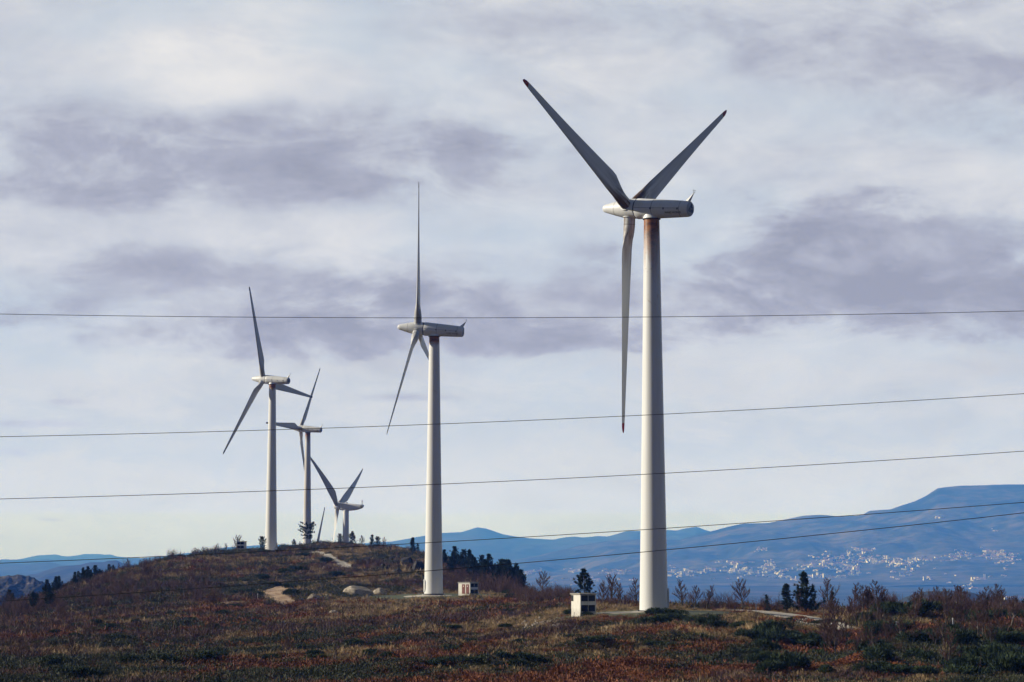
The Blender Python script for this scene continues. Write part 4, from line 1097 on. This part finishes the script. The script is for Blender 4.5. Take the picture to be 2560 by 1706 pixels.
for x, y, w in [(2000,1065,1.6),(2040,1050,1.8),(2100,1065,1.4),(1230,1050,1.2),(1300,1030,1.2),(1400,1010,1.2),(1480,1008,1.2),(2230,1400,1.2),(800,1090,1.2),(880,1110,1.2),(1010,1200,1.2)]:
    px, py = z3(x, y); p = on_ground(px, py + 5)
    shrub('oak_shrub', random.choice(OAK), p, w, w * .8, 'rust leaved shrub on the mound under the skyline trees', 'shrub', 'rust leaved shrubs on the mound', 'foliage')
for k in range(70):
    px = random.uniform(1100, 1290); d = random.uniform(468, 575) if px < 1240 else random.uniform(468, 520); p = at_dist(px, d); w = random.uniform(2.6, 4.2)
    if abs(px - 1175) < 40 and d < 480: continue
    shrub('bare_shrub', random.choice(TWIG), p, w, w * random.uniform(.8, 1.1), 'brown leafless shrub in the scrub behind the red doored hut', 'shrub', 'brown scrub behind the red doored hut', 'twigs')
for k in range(44):
    px = random.uniform(1285, 1440); d = random.uniform(372, 452); p = at_dist(px, d); w = random.uniform(2.0, 3.2)
    shrub('bare_shrub', random.choice(TWIG), p, w, w * random.uniform(.8, 1.1), 'brown leafless shrub in the mound of scrub left of the white hut', 'shrub', 'mound of brown scrub left of the white hut', 'twigs')
for k in range(125):
    px = random.uniform(20, 560); d = random.uniform(370, 430) + (px / 560) * random.uniform(20, 190); p = at_dist(px, d); w = random.uniform(1.8, 3.2)
    shrub('bare_shrub', random.choice(TWIG), p, w, w * random.uniform(.9, 1.3), 'brown leafless shrub on the left hillside', 'shrub', 'brown scrub on the left hillside', 'twigs')
for k in range(78):
    px = random.uniform(1480, 2570); p = at_dist(px, random.uniform(316, 334)); w = random.uniform(1.2, 2.9)
    if 1590 < px < 1680: continue
    shrub('bare_shrub', random.choice(TWIG), p, w, w, 'low brown shrub along the right skyline', 'shrub', 'low brown shrubs along the right skyline', 'twigs')
for k in range(16):
    px = random.uniform(2150, 2560); p = at_dist(px, random.uniform(205, 290)); w = random.uniform(1.3, 2.2)
    shrub('bare_shrub', random.choice(TWIG), p, w, w * .9, 'brown twiggy shrub between the broom bushes on the right slope', 'shrub', 'twiggy shrubs on the right slope', 'twigs')

for k in range(13):
    px = random.uniform(2240, 2530); p, h = height_to(px, random.uniform(306, 324), random.uniform(1466, 1494))
    tree('bare_tree', BT[random.choice((0, 3, 4, 5, 6))], p, h, 'slim bare tree in the dense thicket on the right skyline', 'tree', 'bare trees of the right skyline thicket', crown='branches')
for k in range(30):
    px = random.uniform(2310, 2575); p = at_dist(px, random.uniform(284, 312)); w = random.uniform(1.8, 3.0)
    shrub('bare_shrub', random.choice(TWIG), p, w, w * random.uniform(.7, 1.0), 'reddish brown leafless shrub in the bank under the right skyline thicket', 'shrub', 'reddish scrub under the right skyline thicket', 'twigs')
for k in range(46):
    px = random.uniform(0, 1250); py = random.uniform(1560, 1700); p = on_ground(px, py); w = random.uniform(.9, 2.0)
    shrub('broom_bush', random.choice(BROOM), p, w, w * random.uniform(.5, .75), 'small dark bush on the open slope along the bottom of the left half', 'bush', 'small dark bushes of the lower left slope', 'foliage')
for k in range(24):
    px = random.uniform(0, 1000); py = random.uniform(1545, 1690); p = on_ground(px, py)
    tree('sapling', BT[random.choice((1, 2, 4, 5, 6))], p, random.uniform(1.5, 3.2), 'dark bare sapling standing alone on the lower left slope', 'sapling', 'bare saplings of the lower left slope', crown='branches')
for k in range(26):
    px = random.uniform(1100, 2100); py = random.uniform(1545, 1690); p = on_ground(px, py); w = random.uniform(.7, 1.5)
    shrub('heath_bush', random.choice(BROOM), p, w * 1.2, w * random.uniform(.45, .7), 'low dark heath bush among the rust bracken of the central slope', 'bush', 'low heath bushes among the bracken', 'foliage')

for k in range(34):
    px = random.uniform(320, 610); d = float(np.interp(px, [320, 400, 500, 610], [575, 610, 655, 690])) + random.uniform(-14, 6); p = at_dist(px, d); w = random.uniform(1.6, 3.2)
    shrub('bare_shrub', random.choice(TWIG), p, w, w * random.uniform(.8, 1.2), 'bare twiggy shrub along the left skyline', 'shrub', 'bare shrubs along the left skyline', 'twigs')
for k in range(44):
    px = random.uniform(1880, 2575); py = random.uniform(1545 if px > 2140 else 1600, 1702); p = on_ground(px, py); w = random.uniform(1.1, 2.4)
    shrub('broom_bush', random.choice(BROOM), p, w, w * random.uniform(.6, .9), 'dark green broom bush on the slope right of the tallest turbine', 'bush', 'broom bushes right of the tallest turbine', 'foliage')
for k in range(30):
    px = random.uniform(2135, 2575); d = random.uniform(205, 300); p = at_dist(px, d)
    tree('bare_tree', BT[random.choice((0, 1, 2, 3, 6))], p, random.uniform(2.4, 4.2), 'small bare oak among the broom bushes of the right slope', 'tree', 'small bare oaks of the right slope', crown='branches')

# marker posts
def post(px, py, h, label, plate=False):
    p = on_ground(px, py); e = tag(empty('marker_post', p), label, 'post')
    b = MB(); b.box((0, 0, h / 2 - .1), (.07, .07, h + .2), 0, .01); obj('shaft', b.mesh('shaft', [M['post' if not plate else 'steel']]), e)
    if plate: b = MB(); b.box((0, -.07, h), (.34, .03, .42), 0, .01); obj('plate', b.mesh('plate', [M['post']]), e)
    else: b = MB(); b.box((0, 0, h + .04), (.12, .12, .28), 0, .02); obj('cap', b.mesh('cap', [M['post']]), e)
post(2374.5, 1584, 1.5, 'white marker post among the broom bushes on the right')
post(2237, 1590, 1.3, 'small white square sign on the right slope', True)
post(648, 1502, 1.1, 'white marker stake left of the curved dirt track')
post(1886, 1535, 1.0, 'white stake beside the gravel track')

# ------------------------------------------------------------------ ground cover (uncountable: scattered by geometry nodes)
def tuft_grass(seed, n=48, h=.34, w=.03, m='grass'):
    nr = np.random.default_rng(seed); c = np.zeros((n, 3)); c[:, :2] = nr.normal(0, .16, (n, 2)); c[:, 2] = -.05
    d = np.concatenate([nr.normal(0, .45, (n, 2)), np.ones((n, 1))], 1)
    V, Fq = quad_cloud(c, d, nr.uniform(.6, 1.2, n) * h, w, nr)
    V = V.reshape(-1, 4, 3); mid = (V[:, 2] + V[:, 3]) / 2; V[:, 2] = mid + (V[:, 2] - mid) * .3; V[:, 3] = mid + (V[:, 3] - mid) * .3
    return mesh('tuft', V.reshape(-1, 3), Fq, M[m])
def tuft_dome(seed, n, r, hgt, leaf, m, up=.4):
    nr = np.random.default_rng(seed); d = nr.normal(size=(n, 3)); d /= np.linalg.norm(d, axis=1, keepdims=True); d[:, 2] = np.abs(d[:, 2])
    c = d * (nr.uniform(.25, 1, (n, 1)) ** .5) * np.array([r, r, hgt]) * (1 + .3 * nr.normal(size=(n, 1)))
    dd = d + nr.normal(0, .6, (n, 3)) + np.array([0, 0, up])
    V, Fq = quad_cloud(c, dd, nr.uniform(.6, 1.3, n) * leaf[0], nr.uniform(.6, 1.3, n) * leaf[1], nr)
    return mesh('clump', V, Fq, M[m])
def tuft_twig(seed):
    nr = np.random.default_rng(seed); n = 34; c = np.zeros((n, 3)); c[:, :2] = nr.normal(0, .2, (n, 2)); c[:, 2] = nr.uniform(-.05, .2, n)
    d = np.concatenate([nr.normal(0, .7, (n, 2)), np.ones((n, 1))], 1)
    V, Fq = quad_cloud(c, d, nr.uniform(.25, .5, n), .026, nr)
    return mesh('twigs', V, Fq, M['twig'])
def scatter(name, label, meshes, P, sc, cat):
    coll = bpy.data.collections.new(name + '_kinds')
    for k, mm in enumerate(meshes): coll.objects.link(bpy.data.objects.new(name + '_kind', mm))
    me = bpy.data.meshes.new(name); n = len(P)
    me.vertices.add(n); me.vertices.foreach_set('co', P.astype(np.float32).ravel())
    a = me.attributes.new('size', 'FLOAT_VECTOR', 'POINT'); s3 = np.stack([sc, sc, sc * rng.uniform(.75, 1.25, n)], -1); a.data.foreach_set('vector', s3.astype(np.float32).ravel())
    a = me.attributes.new('turn', 'FLOAT_VECTOR', 'POINT'); r3 = np.stack([rng.normal(0, .12, n), rng.normal(0, .12, n), rng.uniform(0, 6.28, n)], -1); a.data.foreach_set('vector', r3.astype(np.float32).ravel())
    a = me.attributes.new('pick', 'INT', 'POINT'); a.data.foreach_set('value', rng.integers(0, len(meshes), n).astype(np.int32))
    me.update()
    o = tag(obj(name, me), label, cat, kind='stuff')
    g = bpy.data.node_groups.new(name, 'GeometryNodeTree')
    g.interface.new_socket('Geometry', in_out='INPUT', socket_type='NodeSocketGeometry'); g.interface.new_socket('Geometry', in_out='OUTPUT', socket_type='NodeSocketGeometry')
    N = g.nodes; L = g.links
    gi = N.new('NodeGroupInput'); go = N.new('NodeGroupOutput'); ip = N.new('GeometryNodeInstanceOnPoints'); ci = N.new('GeometryNodeCollectionInfo')
    ci.inputs[0].default_value = coll; ci.inputs['Separate Children'].default_value = True; ci.inputs['Reset Children'].default_value = True
    def att(nm, ty):
        q = N.new('GeometryNodeInputNamedAttribute'); q.data_type = ty; q.inputs[0].default_value = nm; return q.outputs[0]
    L.new(gi.outputs[0], ip.inputs['Points']); L.new(ci.outputs[0], ip.inputs['Instance']); ip.inputs['Pick Instance'].default_value = True
    L.new(att('pick', 'INT'), ip.inputs['Instance Index'])
    e2r = N.new('FunctionNodeEulerToRotation'); L.new(att('turn', 'FLOAT_VECTOR'), e2r.inputs[0]); L.new(e2r.outputs[0], ip.inputs['Rotation'])
    L.new(att('size', 'FLOAT_VECTOR'), ip.inputs['Scale']); L.new(ip.outputs[0], go.inputs[0])
    md = o.modifiers.new('scatter', 'NODES'); md.node_group = g
    return o
NS = 230000
px = rng.uniform(-260, 2820, NS)
u = rng.random(NS)
d = np.where(rng.random(NS) < .63, 166 + 230 * u ** 1.0, 360 + 440 * u)
x = (px - 1280) / F * d
crest = np.interp(px, [0, 200, 330, 435, 545, 680, 830, 980, 1090, 1270, 1410, 1530, 1630, 2560], [500, 570, 600, 640, 690, 740, 800, 730, 710, 640, 500, 420, 350, 350]) + 20
ok = (d < crest) & clear_mask(x, d) & (rng.random(NS) > .85 * bare(x, d))
x, d, px = x[ok], d[ok], px[ok]
Wz = zones(x, d); cum = np.cumsum(Wz * np.array([1.0, 1.0, 1.0, .8]), 1); pick = (rng.random(len(x))[:, None] * cum[:, -1:] > cum).sum(1)
far = (np.clip(d, 180, 800) / 260) ** .55
zz = near.z(x, d)
P = np.stack([x, d, zz], -1)
mix = rng.random(len(x)) < .09
pick = np.where(mix, rng.choice([0, 1, 2, 3], len(x), p=[.15, .45, .3, .1]), pick)
sz = far * np.clip(rng.lognormal(0, .3, len(x)), .4, 2.2)
near_pad = np.min([((x - q[0]) / (q[2] + 8)) ** 2 + ((d - q[1]) / (q[3] + 8)) ** 2 for q in pads], axis=0) < 1
sz = np.where(near_pad, sz * .55, sz)
frontR = (px > 1640) & (px < 2080) & (d > 268) & (d < 322)
sz = np.where(frontR, sz * .5, sz)
scatter('bracken', 'rust brown dead bracken over the heath', [tuft_dome(s, 130, .66, .30, (.12, .045), 'bracken', .25) for s in (1, 2, 3)] + [tuft_grass(4, 46, .38, .03, 'bracken')], P[pick == 0], sz[pick == 0], 'bracken')
scatter('dry_grass', 'straw coloured dry grass tufts over the heath', [tuft_grass(s) for s in (5, 6, 7)] + [tuft_grass(8, 24, .5, .04), tuft_dome(18, 120, .6, .22, (.13, .03), 'grass', .6)], P[pick == 1], sz[pick == 1], 'grass')
scatter('heather', 'dark olive heather clumps over the heath', [tuft_dome(s, 190, .62, .36, (.085, .035), 'heather') for s in (9, 10, 11)], P[pick == 2], sz[pick == 2] * 1.1, 'heather')
scatter('undergrowth', 'leafless brown twigs over the heath', [tuft_twig(s) for s in (12, 13, 14)], P[pick == 3], sz[pick == 3], 'undergrowth')

# ------------------------------------------------------------------ haze
def _haze():
    m = bpy.data.materials.new('blue air'); m.use_nodes = True; t = m.node_tree; t.nodes.clear()
    v = t.nodes.new('ShaderNodeVolumePrincipled'); o = t.nodes.new('ShaderNodeOutputMaterial')
    v.inputs['Color'].default_value = (.06, .25, 1.0, 1); v.inputs['Density'].default_value = HAZE
    v.inputs['Density Attribute'].default_value = ''; v.inputs['Anisotropy'].default_value = 0
    v.inputs['Absorption Color'].default_value = (1, 1, 1, 1)
    if 'Temperature Attribute' in v.inputs: v.inputs['Temperature Attribute'].default_value = ''
    if 'Color Attribute' in v.inputs: v.inputs['Color Attribute'].default_value = ''
    t.links.new(v.outputs[0], o.inputs['Volume'])
    try: m.cycles.homogeneous_volume = True; m.cycles.volume_sampling = 'DISTANCE'
    except Exception: pass
    return m
HAZE = 1.05e-4; AIR = (.40, .415, .375)
b = MB(); x0, x1, y0, y1, zb, zt_ = -24000, 24000, -2000, 31000, -240, 540
b.add([(x0, y0, zb), (x1, y0, zb), (x1, y1, zb), (x0, y1, zb), (x0, y0, zt_), (x1, y0, zt_), (x1, y1, zt_), (x0, y1, zt_)], [[3, 2, 1, 0], [4, 5, 6, 7], [0, 1, 5, 4], [1, 2, 6, 5], [2, 3, 7, 6], [3, 0, 4, 7]])
tag(obj('haze', b.mesh('haze', [_haze()])), 'thin blue air between camera and mountains', 'haze', kind='stuff')

# ------------------------------------------------------------------ sun and sky
SUN_EL = R(23); SUN_BACK = R(6)         # low winter sun from the left, a little beyond the turbines
sd = Vector((-math.cos(SUN_EL) * math.cos(SUN_BACK), math.cos(SUN_EL) * math.sin(SUN_BACK), math.sin(SUN_EL)))
sl = bpy.data.lights.new('sun', 'SUN'); sl.energy = 5.0; sl.angle = R(.53); sl.color = (1, .945, .87)
so = link(bpy.data.objects.new('sun', sl)); so.rotation_euler = sd.to_track_quat('Z', 'Y').to_euler(); so.location = (-300, 200, 300)
wd = bpy.data.worlds.new('World'); S.world = wd; wd.use_nodes = True
t = NT(wd.node_tree)
g = t.n('ShaderNodeTexCoord').outputs['Generated']
dx, dy, dz = sep(t, g)
az = t.math('ARCTAN2', dx, dy); el = t.math('ARCSINE', dz)
U = t.math('MULTIPLY', az, 5.774); Vv = t.math('MULTIPLY', el, 5.774)       # thousands of picture pixels from straight ahead / horizon
uv = t.n('ShaderNodeCombineXYZ', {0: U, 1: Vv, 2: 0.0}).outputs[0]
def sc_uv(sx, sy, off=0): return t.n('ShaderNodeMapping', {0: uv, 'Scale': (sx, sy, 1), 'Location': (off, off * .7, off * 1.3)}).outputs[0]
warp = t.n('ShaderNodeTexNoise', {'Vector': sc_uv(1.6, 3.2, 3.1), 'Scale': 1.0, 'Detail': 5, 'Roughness': .55}).outputs[1]
wx, wy, wz = sep(t, warp)
U2 = t.math('ADD', U, t.math('MULTIPLY', t.math('SUBTRACT', wx, .5), .55)); V2 = t.math('ADD', Vv, t.math('MULTIPLY', t.math('SUBTRACT', wy, .5), .22))
n1 = t.noise(sc_uv(1.5, 3.6, 11.0), 1.0, 9, .6, .5); n2 = t.noise(sc_uv(3.2, 8.5, 5.0), 1.0, 8, .66, .6); n3 = t.noise(sc_uv(.9, 2.2, 27.0), 1.0, 5, .5)
BL = [(2070,640,340,115,-1.15),(1960,540,120,50,-.6),(1800,600,160,60,-.4),(2280,720,260,75,-.5),(620,370,480,90,-.62),(150,330,300,150,-.42),(480,700,430,85,-.9),(1230,690,440,95,-.85),(950,775,600,40,-.5),(950,915,170,12,-.6),(100,982,110,11,-.6),(160,932,45,10,-.45),(50,1045,50,13,-.4),
      (2180,190,280,130,-.5),(1300,60,420,70,-.35),(135,1197,32,5,-.5),(930,420,240,80,-.35),(470,120,330,110,1.0),(380,230,260,50,.5),(120,90,150,90,-.1),(640,560,330,70,.55),(90,610,190,90,.35),(1720,400,260,110,.3),(1190,590,110,40,.25),(2280,450,150,60,.35),(1500,900,700,60,.25),(250,850,350,40,.2),(1900,820,200,30,.2),(1000,30,300,50,.2),(1750,200,200,100,.15),(2150,560,90,30,.2)]

n4 = t.noise(t.n('ShaderNodeVectorMath', {0: sc_uv(6.0, 11.0, 2.0), 1: t.n('ShaderNodeVectorMath', {0: warp, 1: (1.2, 1.2, 0)}, operation='MULTIPLY').outputs[0]}, operation='ADD').outputs[0], 1.0, 7, .6)
RAG = t.math('ADD', t.math('MULTIPLY', t.math('SUBTRACT', n2, .5), 2.6), t.math('MULTIPLY', t.math('SUBTRACT', n4, .5), 2.0))
acc = None
for bx, by, rx, ry, st in BL:
    cu = (bx * K - 1280) / 1000; cv = (1390 - by * K) / 1000
    a = t.math('DIVIDE', t.math('SUBTRACT', U2 if ry > 20 else U, cu), rx * K / 1000)
    c = t.math('DIVIDE', t.math('SUBTRACT', V2 if ry > 20 else Vv, cv), ry * K / 1000)
    q = t.math('ADD', t.math('MULTIPLY', a, a), t.math('MULTIPLY', c, c))
    if ry > 20:
        q = t.math('ADD', q, RAG)
        e = t.math('MULTIPLY', t.n('ShaderNodeMapRange', {0: q, 1: 2.5, 2: -.1, 3: 0., 4: 1.}, interpolation_type='SMOOTHSTEP').outputs[0], st)
    else:
        e = t.math('MULTIPLY', t.math('EXPONENT', t.math('MULTIPLY', q, -1.0)), st)
    acc = e if acc is None else t.math('ADD', acc, e)
bright = t.math('ADD', t.math('MULTIPLY', acc, .165), t.math('ADD', t.math('MULTIPLY', n1, .52), t.math('ADD', t.math('MULTIPLY', n2, .36), t.math('MULTIPLY', n4, .26))))
cloud = t.ramp(t.maprange(bright, .28, .82), [(0, (.33, .34, .415)), (.25, (.42, .43, .505)), (.5, (.575, .595, .64)), (.72, (.70, .705, .715)), (1, (.88, .85, .80))])
blue = t.math('MULTIPLY', t.maprange(n3, .47, .66, 0, .65), t.maprange(bright, .35, .6))
cloud = t.mix(blue, cloud, (.46, .58, .68))
lowm = t.maprange(Vv, .78, .25, 0, .82)
low = t.ramp(t.maprange(t.math('ADD', Vv, t.math('MULTIPLY', t.math('SUBTRACT', n2, .5), .7)), 0, .62), [(0, (.63, .65, .625)), (.3, (.68, .69, .66)), (.5, (.58, .635, .655)), (.7, (.68, .69, .67)), (.85, (.55, .615, .655)), (1, (.60, .63, .66))])
cloud = t.mix(t.math('MULTIPLY', lowm, t.maprange(acc, -.45, -.1), clamp=True), cloud, low)
# elsewhere in the dome: unseen sky dimmed bluish overhead and behind to deepen shade
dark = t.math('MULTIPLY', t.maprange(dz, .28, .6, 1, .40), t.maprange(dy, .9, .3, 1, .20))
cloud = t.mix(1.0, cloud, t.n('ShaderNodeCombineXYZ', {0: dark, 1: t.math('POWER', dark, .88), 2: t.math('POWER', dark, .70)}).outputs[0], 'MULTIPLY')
skyt = t.n('ShaderNodeTexSky', sky_type='NISHITA', sun_disc=False, sun_elevation=SUN_EL, sun_rotation=math.atan2(sd.x, sd.y) % (2 * math.pi))
skyt.air_density = 1; skyt.dust_density = 1
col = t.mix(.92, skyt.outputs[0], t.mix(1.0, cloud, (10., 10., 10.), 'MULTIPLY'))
# the low sky is seen through kilometres of blue air: the light beyond that air is stronger by what the air removes
path = t.math('MINIMUM', t.math('DIVIDE', 540.0, t.math('MAXIMUM', dz, .011)), 31000.0)
cr_, cg_, cb_ = sep(t, col)
outc = []
for ch, sig, src in ((cr_, HAZE * .06, AIR[0]), (cg_, HAZE * .25, AIR[1]), (cb_, HAZE, AIR[2])):
    tr_ = t.math('MAXIMUM', t.math('EXPONENT', t.math('MULTIPLY', path, -sig)), .05)
    gain = t.math('DIVIDE', t.math('SUBTRACT', ch, t.math('MULTIPLY', t.math('SUBTRACT', 1.0, tr_), src * 10)), tr_)
    outc.append(t.math('MAXIMUM', gain, .2))
colx = t.n('ShaderNodeCombineXYZ', {0: outc[0], 1: outc[1], 2: outc[2]}).outputs[0]
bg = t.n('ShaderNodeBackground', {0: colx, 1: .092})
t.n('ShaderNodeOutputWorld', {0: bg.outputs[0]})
wd.cycles.sampling_method = 'MANUAL'; wd.cycles.sample_map_resolution = 512

# ------------------------------------------------------------------ camera and render
cam = bpy.data.cameras.new('camera'); cam.sensor_width = 36; cam.lens = 36 * F / 2560; cam.clip_start = 1; cam.clip_end = 90000
co = link(bpy.data.objects.new('camera', cam)); co.rotation_euler = (math.pi / 2 + PITCH, 0, 0)
S.camera = co
S.view_settings.view_transform = 'Standard'; S.view_settings.look = 'None'; S.view_settings.exposure = .15; S.view_settings.gamma = 1
S.cycles.use_denoising = True; S.cycles.denoiser = 'OPENIMAGEDENOISE'; S.cycles.denoising_prefilter = 'ACCURATE'; S.cycles.use_adaptive_sampling = False
S.cycles.volume_bounces = 2; S.cycles.max_bounces = 6; S.cycles.diffuse_bounces = 3; S.cycles.transparent_max_bounces = 8
S.cycles.sample_clamp_indirect = 4
